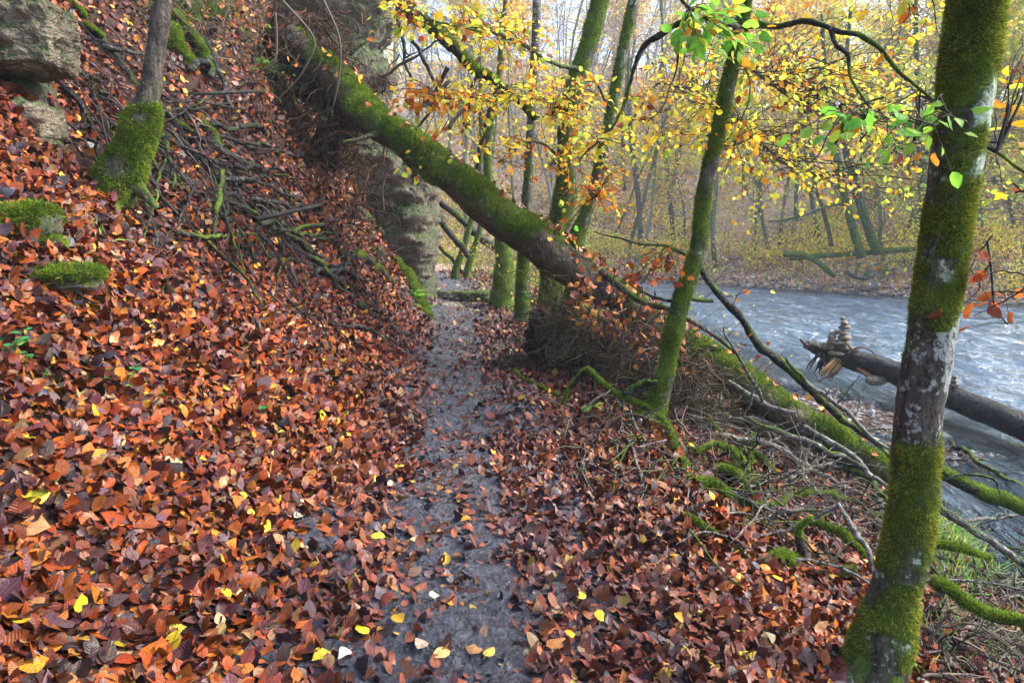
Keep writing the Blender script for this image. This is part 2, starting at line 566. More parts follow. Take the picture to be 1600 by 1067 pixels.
def leaf_T(hi):
    if hi == 2:
        y = np.concatenate([[0], np.repeat(ROWS, 3), [1]])
        x = np.concatenate([[0], (np.array([[-1, 0, 1]])*HW[:, None]).ravel(), [0]])
        q = [(1+3*r+c, 2+3*r+c, 5+3*r+c, 4+3*r+c) for r in range(3) for c in range(2)]
        tr = [(0, 2, 1), (0, 3, 2), (10, 11, 13), (11, 12, 13)]
        return x, y, [np.array(q), np.array(tr)]
    x = np.array([0, -.37, -.50, -.33, 0, .33, .50, .37])
    y = np.array([0, .17, .48, .82, 1, .82, .48, .17])
    return x, y, [np.array([(0, 4, 3, 2, 1), (0, 7, 6, 5, 4)])]
def leaves(mb, P, A, N, L, W, col, hi=2, fold=.25, curl=.5, crumple=.04, rng=RNG):
    n = len(P)
    if n == 0:
        return
    A = nrm(A)
    N = nrm(N-A*(N*A).sum(1, keepdims=True))
    B = np.cross(A, N)
    x, y, fs = leaf_T(hi)
    m = len(x)
    L = np.broadcast_to(L, (n,))[:, None]
    Wd = np.broadcast_to(W, (n,))[:, None]*L
    fo = (rng.normal(0, 1, (n, 1))*fold)
    cu = (rng.normal(0, 1, (n, 1))*curl)
    z = fo*np.abs(x)[None]*Wd*2+cu*((y[None]-.5)**2-.25)*L+rng.normal(0, 1, (n, m))*crumple*np.exp(rng.normal(0, .7, (n, 1)))*L*(np.abs(x)[None] > 0)
    tw = rng.normal(0, .25, (n, 1))*fold*2
    z = z+tw*x[None]*(y[None]-.3)*Wd*2
    skew = rng.normal(0, .16, (n, 1))
    xx = x[None]*Wd*(1+rng.normal(0, .1, (n, m))+skew*(y[None]-.5)*2)*np.where(rng.random((n, m)) < .05, .5, 1)+rng.normal(0, .12, (n, 1))*Wd*(y[None]-.3)**2
    yy = y[None]*L+rng.normal(0, .02, (n, m))*L
    V = P[:, None]+A[:, None]*yy[..., None]+B[:, None]*xx[..., None]+N[:, None]*z[..., None]
    off = (np.arange(n)*m)[:, None, None]
    luv = np.stack([np.broadcast_to(x, (n, m)), np.broadcast_to(y, (n, m)), np.broadcast_to(rng.random((n, 1))**1.5, (n, m))], -1).reshape(-1, 3)
    C = np.repeat(np.asarray(col), m, 0)
    mb.add(V.reshape(-1, 3), [(f[None]+off).reshape(-1, f.shape[1]) for f in fs], C, luv)
def pick(pal, n, rng=RNG, jit=.18):
    c = np.array([p[1] for p in pal], float)
    wgt = np.array([p[0] for p in pal], float)
    i = rng.choice(len(pal), n, p=wgt/wgt.sum())
    return np.clip(c[i]*np.exp(rng.normal(0, jit, (n, 1)))*np.exp(rng.normal(0, jit*.35, (n, 3))), 0, .95)
LIT = [(32, (.185, .036, .005)), (22, (.088, .016, .005)), (18, (.062, .019, .020)), (12, (.26, .074, .008)), (6, (.20, .09, .038)),
       (9, (.025, .012, .010)), (1.8, (.27, .17, .075)), (2.4, (.42, .25, .014)), (6, (.085, .050, .052)), (2, (.03, .026, .03))]
FOL_Y = [(38, (.88, .64, .04)), (15, (.84, .40, .020)), (26, (.76, .76, .09)), (10, (.52, .16, .015)), (14, (.36, .50, .05)), (5, (.22, .05, .015)), (6, (.85, .66, .20))]
FOL_O = [(24, (.76, .46, .030)), (38, (.72, .27, .016)), (10, (.60, .58, .06)), (20, (.50, .13, .014)), (3, (.36, .50, .05)), (8, (.20, .05, .015))]
FOL_G = [(50, (.16, .42, .04)), (25, (.28, .52, .05)), (15, (.55, .60, .05)), (7, (.60, .25, .02))]
FOL_B = [(40, (.34, .07, .02)), (30, (.45, .12, .02)), (20, (.20, .05, .03)), (6, (.6, .3, .05))]
def tuft(mb, V, N, C, count, length, width, rng, thr=.45, pal=None, sides=12):
    """moss blades growing out of the mossy share of a surface"""
    pal = pal or [(3, (.06, .13, .010)), (4, (.12, .21, .014)), (3, (.22, .29, .02)), (1, (.26, .22, .03)), (1.5, (.02, .04, .008))]
    wgt = np.clip(C[:, 0]-thr, 0, 1)+1e-9
    if wgt.sum() < 1e-3:
        return
    i = rng.choice(len(V), count, p=wgt/wgt.sum())
    j = (i//sides)*sides+(i % sides+1) % sides
    k = np.clip(i+sides, 0, len(V)-1)
    f1, f2 = rng.random((count, 1)), rng.random((count, 1))
    P = V[i]+(V[j]-V[i])*f1+(V[k]-V[i])*f2
    n = nrm(N[i]+rng.normal(0, .45, (count, 3))+np.array([0, 0, -.15]))
    s = nrm(np.cross(n, rng.normal(0, 1, (count, 3))))
    L = length*np.exp(rng.normal(0, .35, (count, 1)))
    patch = .5+.5*vn(P*9, 5)[:, None]
    c = pick(pal, count, rng, .25)*(.55+.9*patch)
    T = np.stack([P-s*width-n*.003, P+s*width-n*.003, P+n*L], 1).reshape(-1, 3)
    mb.add(T, [np.arange(count*3).reshape(-1, 3)], np.repeat(c, 3, 0))
def wander(P0, dirn, length, n, rng, wob=.25, droop=0.0):
    d = nrm(np.asarray(dirn, float))
    P = [np.asarray(P0, float)]
    st_ = length/(n-1)
    for i in range(n-1):
        d = nrm(d+rng.normal(0, wob, 3)/math.sqrt(n)*1.6+np.array([0, 0, -droop/n]))
        P.append(P[-1]+d*st_)
    return np.array(P)

# ------------------------------------------------------------------ setting: ground, footpath, river
def axis(lo, hi, d0, d1, step, grow):
    a = list(np.arange(d0, d1, step))
    s = step
    b = []
    x = d0
    while x > lo:
        s *= grow
        x -= s
        b.append(x)
    s = step
    c = []
    x = a[-1]
    while x < hi:
        s = min(s*grow, 6)
        x += s
        c.append(x)
    return np.array(b[::-1]+a+c)
def sheet(xs, ys, zf, colf=None):
    X, Y = np.meshgrid(xs, ys)
    x, y = X.ravel(), Y.ravel()
    mb = MB()
    nx, ny = len(xs), len(ys)
    i = (np.arange(ny-1)[:, None]*nx+np.arange(nx-1)[None]).ravel()
    mb.add(np.stack([x, y, zf(x, y)], 1), [np.stack([i, i+1, i+nx+1, i+nx], 1)], None if colf is None else colf(x, y))
    return mb
gx = axis(-150, 170, -6.5, 6.5, .06, 1.035)
gy = axis(-25, 230, .5, 13, .06, 1.022)
obj('ground', sheet(gx, gy, H), M['soil'], kind='structure')
def bareness(x, y):
    u = np.abs(x-pathx(np.minimum(y, 24))-.02*np.sin(y*1.7))
    hw = .22+.015*y
    e = n2(x, y, 5, 21)*.35+n2(x, y, 16, 22)*.2
    return np.clip((hw-u)/.16+e+.3, 0, 1)*(1-ss(17, 20, y))
def path_mesh():
    vs = -.95+np.arange(0, 1.9001, .016)
    ys = [.2]
    while ys[-1] < 19:
        ys.append(ys[-1]+max(.014, ys[-1]*.006))
    ys = np.array(ys)
    Vv, Y = np.meshgrid(vs, ys)
    y = Y.ravel(); v = Vv.ravel()
    x = pathx(y)+v
    e = np.abs(v)
    z = H(x, y)+.012-.07*ss(.62, .95, e)
    p = np.stack([x, y, 0*x], 1)
    z = z+.016*fbm(p*6, 3, 31)+.009*fbm(p*26, 3, 33)
    mb = MB()
    nx, ny = len(vs), len(ys)
    i = (np.arange(ny-1)[:, None]*nx+np.arange(nx-1)[None]).ravel()
    mb.add(np.stack([x, y, z], 1), [np.stack([i, i+1, i+nx+1, i+nx], 1)])
    return mb
obj('footpath', path_mesh(), M['mud'], kind='structure')
def ridge(x, y):
    a = .85
    xr, yr = x*math.cos(a)+y*math.sin(a), (-x*math.sin(a)+y*math.cos(a))*.45
    p = np.stack([xr, yr, 0*x], 1)
    r = 1-np.abs(vn(p*2.1+vn(p*1.1, 3)[:, None]*.5, 41))
    return .022*r+.014*vn(p*5.5, 42)
wx = axis(-90, 70, 2.3, 14, .085, 1.03)
wy = axis(-30, 46, 4.5, 24, .085, 1.03)
def watercol(x, y):
    d = np.clip(WATER-H(x, y), 0, 1)
    return np.stack([np.clip(1.1-d*2.0, 0, 1)]*3, 1)
wa = sheet(wx, wy, lambda x, y: WATER+ridge(x, y)*ss(.02, .3, WATER-H(x, y)), watercol)
obj('river', wa, M['water'], kind='structure')

# ------------------------------------------------------------------ leaf litter
def scatter(n, y0, y1, side=None, xm=.82, xo=1.0):
    """n random ground points per call, uniform over the wedge in front of the camera"""
    y = np.sqrt(RNG.random(n)*(y1**2-y0**2)+y0**2)
    x = (RNG.random(n)*2-1)*(xm*y+xo)
    return x, y
def litter_pts(x, y):
    z = H(x, y)
    N = Hn(x, y)
    ok = (z > WATER+.04) & ~inside(x, y, RIV)
    return x[ok], y[ok], z[ok], N[ok]
lit = MB()
for (n, y0, y1, hi, size, steep) in ((105000, .7, 4.6, 2, .051, 0), (135000, 4.6, 9.5, 1, .053, 0), (100000, 9.5, 19, 1, .068, 0), (420000, 3.0, 13, 1, .056, 1)):
    x, y, z, N = litter_pts(*scatter(n, y0, y1))
    if steep:   # more per plan area where the bank is steep
        k = (x < pathx(y)-.8) & (RNG.random(len(x)) < (1/np.maximum(N[:, 2], .2)-1)*.5)
        x, y, z, N = x[k], y[k], z[k], N[k]
    b = bareness(x, y)
    u = x-pathx(np.minimum(y, 24))
    fr = .30*ss(-.7, -.3, u)+.25*ss(.2, .4, u)*(1-ss(.9, 1.5, u))
    keep = RNG.random(len(x)) > np.clip(b*.93+np.clip(fr, 0, .5)*.4, 0, .895)
    # bare earth shows through here and there
    keep &= (n2(x, y, 1.1, 51) < .75) | (RNG.random(len(x)) < .4)
    tang = ss(1.3, 1.9, -u)*ss(3.6, 4.6, y)*(1-ss(10, 12, y))*ss(-.05, .25, n2(x, y, .9, 57)+.12)
    keep &= RNG.random(len(x)) > .72*tang
    heap = ss(1.15, 1.6, x+.1*np.maximum(y-5.5, 0))*ss(2.6, 3.4, y)*(1-ss(8, 10, y))
    keep &= RNG.random(len(x)) > .62*heap
    x, y, z, N, b, u = x[keep], y[keep], z[keep], N[keep], b[keep], u[keep]
    m = len(x)
    flat = np.clip(ss(-.9, -.2, u)*(1-ss(.6, 1.6, u)), 0, 1)[:, None]
    tilt = (.135-.09*flat)
    Nn = nrm(N+RNG.normal(0, 1, (m, 3))*tilt*.75)
    A = RNG.normal(0, 1, (m, 3))
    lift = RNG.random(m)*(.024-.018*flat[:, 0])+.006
    P = np.stack([x, y, z], 1)+N*lift[:, None]
    c = pick(LIT, m, RNG, .28)
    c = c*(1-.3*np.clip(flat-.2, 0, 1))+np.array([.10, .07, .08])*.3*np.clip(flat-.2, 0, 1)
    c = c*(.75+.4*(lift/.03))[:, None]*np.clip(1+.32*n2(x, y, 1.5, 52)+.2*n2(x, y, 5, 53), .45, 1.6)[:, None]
    L = size*np.exp(RNG.normal(0, .22, m))
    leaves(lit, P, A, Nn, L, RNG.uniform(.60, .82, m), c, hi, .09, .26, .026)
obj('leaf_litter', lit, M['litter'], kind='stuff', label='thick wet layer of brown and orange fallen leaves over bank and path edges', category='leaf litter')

cr = MB()
y = np.sqrt(RNG.random(42000))*13+.6
x = pathx(y)+RNG.uniform(-.75, .85, 42000)
k = RNG.random(42000) < .35+.65*np.exp(-y/4)
x, y = x[k], y[k]
z = Hq(x, y)+.014
m = len(x)
leaves(cr, np.stack([x, y, z], 1), RNG.normal(0, 1, (m, 3))*[1, 1, .1], RNG.normal(0, .22, (m, 3))+[0, 0, 1], RNG.uniform(.006, .032, m), RNG.uniform(.3, .9, m), pick([(3, (.03, .024, .03)), (3, (.07, .06, .075)), (3, (.16, .065, .025)), (2, (.26, .10, .015)), (1, (.36, .24, .06))], m, RNG, .3), 1, .3, .5, .05)
obj('leaf_crumbs', cr, M['litter'], kind='stuff', label='dark trodden leaf crumbs and grit pressed into the muddy path', category='leaf litter')

# ------------------------------------------------------------------ builders for stems, sticks, stones, plants
def wp(pts):
    """[(px, py, depth, width in photo px)] -> world points and radii"""
    P = np.array([at(a, b, d) for a, b, d, w_ in pts])
    R = np.array([w_/2*d/F*.76 for a, b, d, w_ in pts])
    return P, R
def smooth_stem(pts, n):
    P, R = wp(pts)
    S = spline(np.concatenate([P, R[:, None]], 1), n)
    return S[:, :3], np.maximum(S[:, 3], .002)
def barkdisp(a=.10, b=.04, sc=5.0, s=0):
    def f(V, N, R):
        return R*(a*fbm(V*sc, 2, s)+b*fbm(V*sc*5, 2, s+5))
    return f
def mossmask(base=.3, up=.4, side=(0, 0, 0), noise=.5, sc=3.5, s=1, lich=.5, extra=None):
    sd = np.array(side, float)
    def f(V, N, t):
        m = base+up*N[:, 2]+N@sd+noise*fbm(V*sc, 3, s)
        if extra is not None:
            m = m+extra(V, N, t)
        g = lich+.3*fbm(V*2.2, 2, s+3)
        return np.stack([np.clip(m, 0, 1), np.clip(g, 0, 1), 0*m], 1)
    return f
def limb_mesh(P, R, sides=8, n=30, mask=None, disp=None, rng=RNG, wob=.0):
    mb = MB()
    S = spline(np.concatenate([P, np.asarray(R)[:, None]], 1), n)
    q = S[:, :3]
    if wob:
        q = q+wob*np.stack([fbm(q*3, 2, 61), fbm(q*3, 2, 62), fbm(q*3, 2, 63)], 1)
    out = tube(mb, q, S[:, 3], sides, mask=mask, disp=disp)
    return mb, q, out
def spray(tw, lf, a, b, nl, size, pal, rng, flat=.5, tcol=(.035, .025, .02), hi=2):
    """a leafy beech spray: a thin twig from a to b with alternate leaves on side twiglets"""
    a, b = np.asarray(a, float), np.asarray(b, float)
    ln = np.linalg.norm(b-a)
    mid = (a+b)/2+rng.normal(0, .10, 3)*ln+np.array([0, 0, .10*ln])
    q = spline(np.array([a, mid, b]), 9)
    q[1:-1] += rng.normal(0, .012, (7, 3))*ln
    tube(tw, q, np.linspace(.0045, .0016, 9)*(.8+.25*ln), 4, col=tcol, cap=False)
    tip = nrm(b-mid)
    P, A = [], []
    outer = min(1.0, .55/max(ln, .1))
    for k in range(nl):
        t = 1-outer*rng.random()**1.2
        i = min(int(t*8), 7)
        p = q[i]*(1-(t*8-i))+q[i+1]*(t*8-i)
        s = rng.normal(0, 1, 3)
        s[2] *= .35
        s = nrm(s-tip*np.dot(s, tip)*.7)
        if rng.random() < .45:
            e = p+nrm(s+tip*.8)*rng.uniform(.05, .16)+np.array([0, 0, -.02])
            tube(tw, np.array([p, (p+e)/2+rng.normal(0, .006, 3), e]), [.0016, .0013, .0009], 3, col=tcol, cap=False)
            p = e
        P.append(p)
        A.append(nrm(s*.9+tip*.6+np.array([0, 0, -.35])))
    P, A = np.array(P), np.array(A)
    N = rng.normal(0, 1, (nl, 3))*flat+np.array([0, -.45, .75])
    leaves(lf, P, A, N, size*np.exp(rng.normal(0, .18, nl)), rng.uniform(.58, .74, nl), pick(pal, nl, rng, .15), hi, .12, .35, .02, rng)
def lay(pts, lift=.3):
    """px polyline (px, py, width) lying on the ground -> world points, radii"""
    G = np.array([ground_at(a, b) for a, b, w_ in pts])
    d = G[:, 1].copy()
    if len(d) > 2:
        sm = d.copy()
        sm[1:-1] = (d[:-2]+d[1:-1]+d[2:])/3
        d = np.minimum(sm, d)
    P = np.array([at(a, b, dd-.02) for (a, b, w_), dd in zip(pts, d)])
    R = np.array([w_/2*dd/F for (a, b, w_), dd in zip(pts, d)])
    P[:, 2] += R*lift+.022
    return P, R
BW = dict(bark=(.0, 0, 0))
def stick(name, label, cat, pts, moss=.0, depth=None, group=None, side=7, lift=.3, twigs=0, seed=0, mat='bark_dark', tufts=0, up=.5, blade=.012, ground=True):
    rng = np.random.default_rng(seed+991)
    if depth is None:
        P, R = lay(pts, lift)
    else:
        dd = np.interp(np.linspace(0, 1, len(pts)), np.linspace(0, 1, len(depth)), depth)
        for i_, (a, b, w_) in enumerate(pts):     # never under the ground
            if ground:
                dd[i_] = min(dd[i_], ground_at(a, b, w_/2*dd[i_]/F*.5+.02)[1])
        P = np.array([at(a, b, q) for (a, b, w_), q in zip(pts, dd)])
        R = np.array([w_/2*q/F for (a, b, w_), q in zip(pts, dd)])
    L = np.linalg.norm(np.diff(P, axis=0), axis=1).sum()
    n = int(np.clip(L/.035, 10, 90))
    S = spline(np.concatenate([P, R[:, None]], 1), n)
    q = S[:, :3]
    rr = np.maximum(S[:, 3], .002)*(1-.25*np.linspace(0, 1, n)**3)
    amp = min(.04, rr.mean()*1.8)
    q = q+amp*np.stack([fbm(q*5, 3, 71+seed), fbm(q*5, 3, 72+seed), fbm(q*5, 3, 73+seed)], 1)
    if mat == 'bark_dark' and moss < .1 and pts[0][0] > 850:
        mat = 'bark_grey'
    mb = MB()
    org = tuple(q[0])
    V, N, C = tube(mb, q, rr, side if rr.mean() < .02 else 12, mask=mossmask(moss, up*(moss > 0), s=seed % 7), disp=barkdisp(.16, .10, 7, seed))
    for k in range(twigs):
        i = rng.integers(int(n*.15), n-1)
        dr = nrm(q[min(i+1, n-1)]-q[i-1])+rng.normal(0, .55, 3)
        dr[2] = abs(dr[2])*.8+.15
        w0 = wander(q[i], dr, L*rng.uniform(.1, .35), 7, rng, .35, .3)
        tube(mb, w0, np.linspace(rr[i]*.45, .0015, 7), 5, mask=mossmask(moss*.5, 0, s=2))
    if tufts:
        root = empty(name, org, label=label, category=cat, group=group)
        obj('stem', mb, M[mat], root)
        tb = MB()
        tuft(tb, V, N, C, tufts, blade, blade*.16, rng, sides=side if rr.mean() < .02 else 12)
        obj('moss', tb, M['moss'], root, smooth=False, kind='stuff')
        return root
    return obj(name, mb, M[mat], origin=org, label=label, category=cat, group=group)
def boulder(c, half, seed=0, strata=.5, rotz=0.0, n=18, power=4.0, rough=1.0, tiltv=(0, 0), ragged=0.0):
    """a broken block: rounded box, layered and chipped"""
    mb = MB()
    g = np.linspace(-1, 1, n)
    A, B = np.meshgrid(g, g)
    a, b = A.ravel(), B.ravel()
    one = np.ones_like(a)
    i = (np.arange(n-1)[:, None]*n+np.arange(n-1)[None]).ravel()
    F1 = np.stack([i, i+1, i+n+1, i+n], 1)
    half = np.asarray(half, float)
    cz, sz = math.cos(rotz), math.sin(rotz)
    for ax in range(3):
        for sg in (-1, 1):
            q = [None]*3
            q[ax] = one*sg
            q[(ax+1) % 3], q[(ax+2) % 3] = a, b
            q = np.stack(q, 1)
            r = (np.abs(q)**power).sum(1)**(1/power)
            q = q/r[:, None]
            nn = nrm(np.sign(q)*np.abs(q)**(power-1))
            w_ = q*half
            sc = 1/half.max()
            d = .10*fbm(w_*sc*1.6+seed*7.7, 3, seed)+.045*fbm(w_*sc*6+seed, 3, seed+4)
            if strata:
                lay_ = vn(np.stack([w_[:, 0]*sc*.6, w_[:, 1]*sc*.6, w_[:, 2]*sc*7+seed], 1), seed+8)
                d = d+strata*.16*np.round(lay_*3)/3
            dd_ = d*half.max()*rough
            if ragged:
                rg = ragged
                for fq, am in ((.45/rg**.5, 1.0), (1.1/rg**.5, .55), (2.4/rg**.5, .3)):
                    cell = vn(np.stack([w_[:, 0]*fq, w_[:, 1]*fq, w_[:, 2]*fq*2.6+seed], 1), seed+int(fq*10))
                    dd_ = dd_+rg*am*np.round(cell*2.5)/2.5
            w_ = w_+nn*dd_[:, None]
            x = w_[:, 0]*cz-w_[:, 1]*sz
            y = w_[:, 0]*sz+w_[:, 1]*cz
            z = w_[:, 2]+tiltv[0]*x+tiltv[1]*y
            V = np.stack([x, y, z], 1)+np.asarray(c)
            mb.add(V, [F1 if sg > 0 else F1[:, ::-1]])
    return mb

# ------------------------------------------------------------------ the leaning fallen trunk over the path
rng = np.random.default_rng(11)
FT = [(455, 55, 8.7, 44), (500, 98, 8.45, 58), (545, 142, 8.2, 70), (600, 193, 7.9, 66), (650, 232, 7.7, 66), (700, 272, 7.5, 68), (745, 307, 7.35, 74), (790, 342, 7.2, 78), (840, 378, 7.1, 80), (885, 410, 7.0, 74),
      (925, 438, 6.92, 70), (970, 470, 6.8, 70), (1020, 508, 6.7, 72), (1090, 556, 6.5, 76), (1160, 602, 6.3, 78), (1240, 650, 6.1, 76), (1330, 706, 5.9, 68), (1420, 765, 5.7, 46)]
q, r = smooth_stem(FT, 150)
q += .03*np.stack([fbm(q*1.5, 2, 81), fbm(q*1.5, 2, 82), fbm(q*1.5, 2, 83)], 1)
fall = empty('fallen_tree', tuple(q[-1]), label='thick mossy fallen trunk leaning diagonally across the path up to the slope', category='fallen tree')
mb = MB()
def ft_extra(V, N, t):
    t = t+.05*fbm(V*3, 2, 95)
    return -.38*ss(.50, .58, t)*(1-ss(.66, .76, t)*.85)+.22*(1-ss(.5, .55, t))-.25*(1-ss(.05, .2, t))
V, N, C = tube(mb, q, r, 44, disp=barkdisp(.14, .05, 3.0, 3), mask=mossmask(.36, .40, (.16, -.06, 0), .50, 3.2, 2, .3, ft_extra))
obj('trunk', mb, M['bark_fallen'], fall)
tb = MB()
tuft(tb, V, N, C, 90000, .020, .0032, rng, .40, sides=44)
obj('moss', tb, M['moss'], fall, smooth=False, kind='stuff')
# broken lower limb stubs and the propped limb
for k, pts in enumerate([[(905, 425, 6.9, 40), (890, 470, 6.95, 34), (872, 520, 7.0, 40), (868, 560, 7.0, 50)],
                         [(652, 250, 7.6, 16), (648, 275, 7.45, 13)],
                         [(600, 205, 7.8, 14), (560, 218, 7.6, 9), (535, 222, 7.5, 7)],
                         [(940, 425, 6.8, 16), (1000, 470, 6.3, 13), (1050, 485, 6.0, 11), (1110, 520, 5.9, 9), (1160, 560, 5.8, 6)]]):
    P, R = wp(pts)
    m_, _, _ = limb_mesh(P, R, 12, 24, mossmask(.2, .35, s=k), barkdisp(.2, .12, 6, k))
    obj('limb', m_, M['bark_fallen'], fall)
def lump(c, half, seed, n=26, rough=.9):
    return boulder(c, half, seed, 0, 0, n, 2.3, rough)
# root plate: clods of dark soil bound with roots
def m_soilclod():
    t = NT('root_soil')
    p = t.pos()
    a = t.noise(p, 14, 8, .7)
    c = t.ramp(a, [(.35, (.014, .008, .005)), (.55, (.05, .027, .017)), (.72, (.12, .065, .038))])
    return t.finish(t.pr(col=c, rough=.85, norm=t.bump(a, .12, 1.0), spec=.08))
M['clod'] = m_soilclod()
rp = MB()
for k, (a, b, d, rx, rz) in enumerate([(500, 115, 8.6, .34, .36), (465, 70, 8.9, .40, .34), (540, 190, 8.6, .16, .26), (515, 230, 8.8, .18, .30)]):
    sub = lump(at(a, b, d), (rx, rx*.7, rz), 30+k, 34, 1.9)
    for V_, C_, U_ in zip(sub.V, sub.C, sub.U):
        rp.V.append(V_); rp.C.append(C_); rp.U.append(U_)
    for f in sub.Fs:
        rp.Fs.append(f+rp.n)
    rp.n += sub.n
plate = obj('root_plate', rp, M['clod'], fall)
rt = MB()
for k in range(1500):
    a, b = (rng.normal(500, 42), rng.normal(110, 60)) if rng.random() < .55 else (rng.normal(535, 30), rng.uniform(140, 400))
    if b < 5: continue
    d = 8.2+rng.uniform(0, .9)
    p0 = at(a, b, d)
    dr = np.array([rng.normal(0, .8), -rng.random()*.7, rng.normal(-.7, .7)])
    L = rng.uniform(.12, .6)
    w0 = wander(p0, dr, L, 7, rng, .6, .7)
    c = np.array([(.07, .030, .018), (.12, .06, .035), (.03, .016, .012), (.05, .045, .02)][rng.integers(4)])*rng.uniform(.6, 1.2)
    tube(rt, w0, np.linspace(rng.choice([.0025, .004, .007, .014]), .0012, 7), 4, col=c, cap=False)
for pts in ([(430, 20), (432, 60), (428, 100), (400, 120), (440, 160)], [(440, 0), (490, 60), (480, 100), (460, 130), (430, 160)], [(505, 0), (530, 60), (530, 120), (520, 170)], [(610, 250), (598, 290), (600, 330)]):
    P = np.array([at(a, b, 7.9+.02*i) for i, (a, b) in enumerate(pts)])
    tube(rt, spline(P, 20), np.linspace(.016, .008, 20), 6, col=(.10, .08, .06))
obj('hanging_roots', rt, M['twig'], fall, kind='stuff')

# dark tangled mass of roots and twigs under the trunk
md = MB()
for k, (a, b, d, rx, rz) in enumerate([(866, 528, 7.3, .33, .42), (925, 566, 7.0, .38, .28), (985, 608, 6.7, .36, .18), (1060, 638, 6.2, .32, .18), (1010, 668, 5.35, .28, .15), (1045, 706, 4.9, .2, .11)]):
    sub = lump(at(a, b, d), (rx*.85, rx*.7, rz*.8), 50+k, 34, 2.4)
    for V_, C_, U_ in zip(sub.V, sub.C, sub.U):
        md.V.append(V_); md.C.append(C_); md.U.append(U_)
    for f in sub.Fs:
        md.Fs.append(f+md.n)
    md.n += sub.n
obj('soil_mound', md, M['clod'], kind='stuff', origin=tuple(at(960, 600, 6.6)), label='dark root bound soil mound heaped under the leaning fallen trunk', category='soil mound')
bw = MB()
for k in range(1900):
    t = rng.random()
    a = 850+t*260+rng.normal(0, 22)
    b = 492+t*128+rng.normal(0, 30)
    d = 7.0-t*1.1-rng.random()*.45
    p0 = at(a, b, d)
    g = hz(p0[0], p0[1])
    if p0[2] < g: p0[2] = g+.03
    dr = np.array([rng.normal(0, .9), -rng.random()*.5, rng.normal(-.25, .6)])
    w0 = wander(p0, dr, rng.uniform(.12, .55), 8, rng, .75, .4)
    c = np.array([(.09, .052, .03), (.15, .10, .06), (.03, .022, .018), (.05, .06, .018), (.08, .07, .06)][rng.integers(5)])*rng.uniform(.6, 1.2)
    tube(bw, w0, np.linspace(rng.choice([.002, .003, .004, .009]), .001, 8), 3, col=c, cap=False)
obj('brushwood', bw, M['twig'], origin=tuple(at(950, 600, 6.3)), kind='stuff', label='matted tangle of thin brown twigs under the fallen trunk', category='brushwood')

# green needled spruce twigs lying at the path edge
sp = MB()
for k in range(46):
    a, b = rng.uniform(775, 880), rng.uniform(528, 575)
    p0 = ground_at(a, b, .05)
    w0 = wander(p0, (rng.normal(.2, .7), -.4, rng.normal(.25, .25)), rng.uniform(.25, .55), 12, rng, .3, .9)
    tube(sp, w0, np.linspace(.004, .0015, 12), 3, col=(.07, .05, .03), cap=False)
    m = 110
    i = rng.integers(0, 11, m)
    f = rng.random((m, 1))
    Pn = w0[i]*(1-f)+w0[i+1]*f
    dn_ = nrm(rng.normal(0, 1, (m, 3))+nrm(w0[i+1]-w0[i])*.8)
    s = nrm(np.cross(dn_, rng.normal(0, 1, (m, 3))))*.0012
    T = np.stack([Pn-s, Pn+s, Pn+dn_*rng.uniform(.02, .034, (m, 1))], 1).reshape(-1, 3)
    sp.add(T, [np.arange(m*3).reshape(-1, 3)], np.repeat(pick([(2, (.07, .12, .03)), (1, (.14, .17, .05)), (1, (.10, .09, .03))], m, rng), 3, 0))
obj('spruce_brush', sp, M['plant'], smooth=False, origin=tuple(ground_at(830, 560)), label='green needled conifer twigs piled at right edge of path below trunk', category='conifer branch')

# ------------------------------------------------------------------ standing trees close by
def stand(name, label, pts, matk, sides, n, mask, disp, tufts=0, blade=.012, thr=.45, cat='tree', seed=0, pal=None, group=None):
    rng = np.random.default_rng(seed)
    q, r = smooth_stem(pts, n)
    root = empty(name, tuple(q[0]), label=label, category=cat, group=group)
    mb = MB()
    V, N, C = tube(mb, q, r, sides, mask=mask, disp=disp)
    obj('trunk', mb, M[matk], root)
    if tufts:
        tb = MB()
        tuft(tb, V, N, C, tufts, blade, blade*.17, rng, thr, pal, sides)
        obj('moss', tb, M['moss'], root, smooth=False, kind='stuff')
    return root, q, r
# big mossy beech on the right
def rt_extra(V, N, t):
    z = V[:, 2]
    y = 360+(EYE-z)*F/2.5+75*fbm(V*6, 2, 91)+25*fbm(V*25, 2, 92)
    m = .12+.75*(1-ss(60, 300, y))*np.clip(.75-.5*N[:, 0], 0, 1)+.62*ss(220, 350, y)*(1-ss(400, 560, y))-.40*ss(450, 550, y)*(1-ss(660, 720, y))+.62*ss(620, 800, y)*(1-ss(860, 960, y))+.22*ss(900, 960, y)
    m = m+.25*ss(560, 640, y)*(1-ss(700, 760, y))*np.clip(N[:, 0], 0, 1)
    return m
def rt_mask(V, N, t):
    c = mossmask(.20, 0, (.10, .05, 0), .70, 5.5, 6, .5, rt_extra)(V, N, t)
    y = 360+(EYE-V[:, 2])*F/2.5
    c[:, 1] = .45+.95*(ss(90, 130, y)*(1-ss(280, 330, y))+ss(400, 450, y)*(1-ss(570, 620, y)))*np.clip(.5+N[:, 0], 0, 1)
    return c
PAL_Y = [(3, (.09, .15, .012)), (3, (.19, .23, .018)), (2, (.30, .28, .024)), (1, (.34, .25, .035)), (1.5, (.022, .038, .008))]
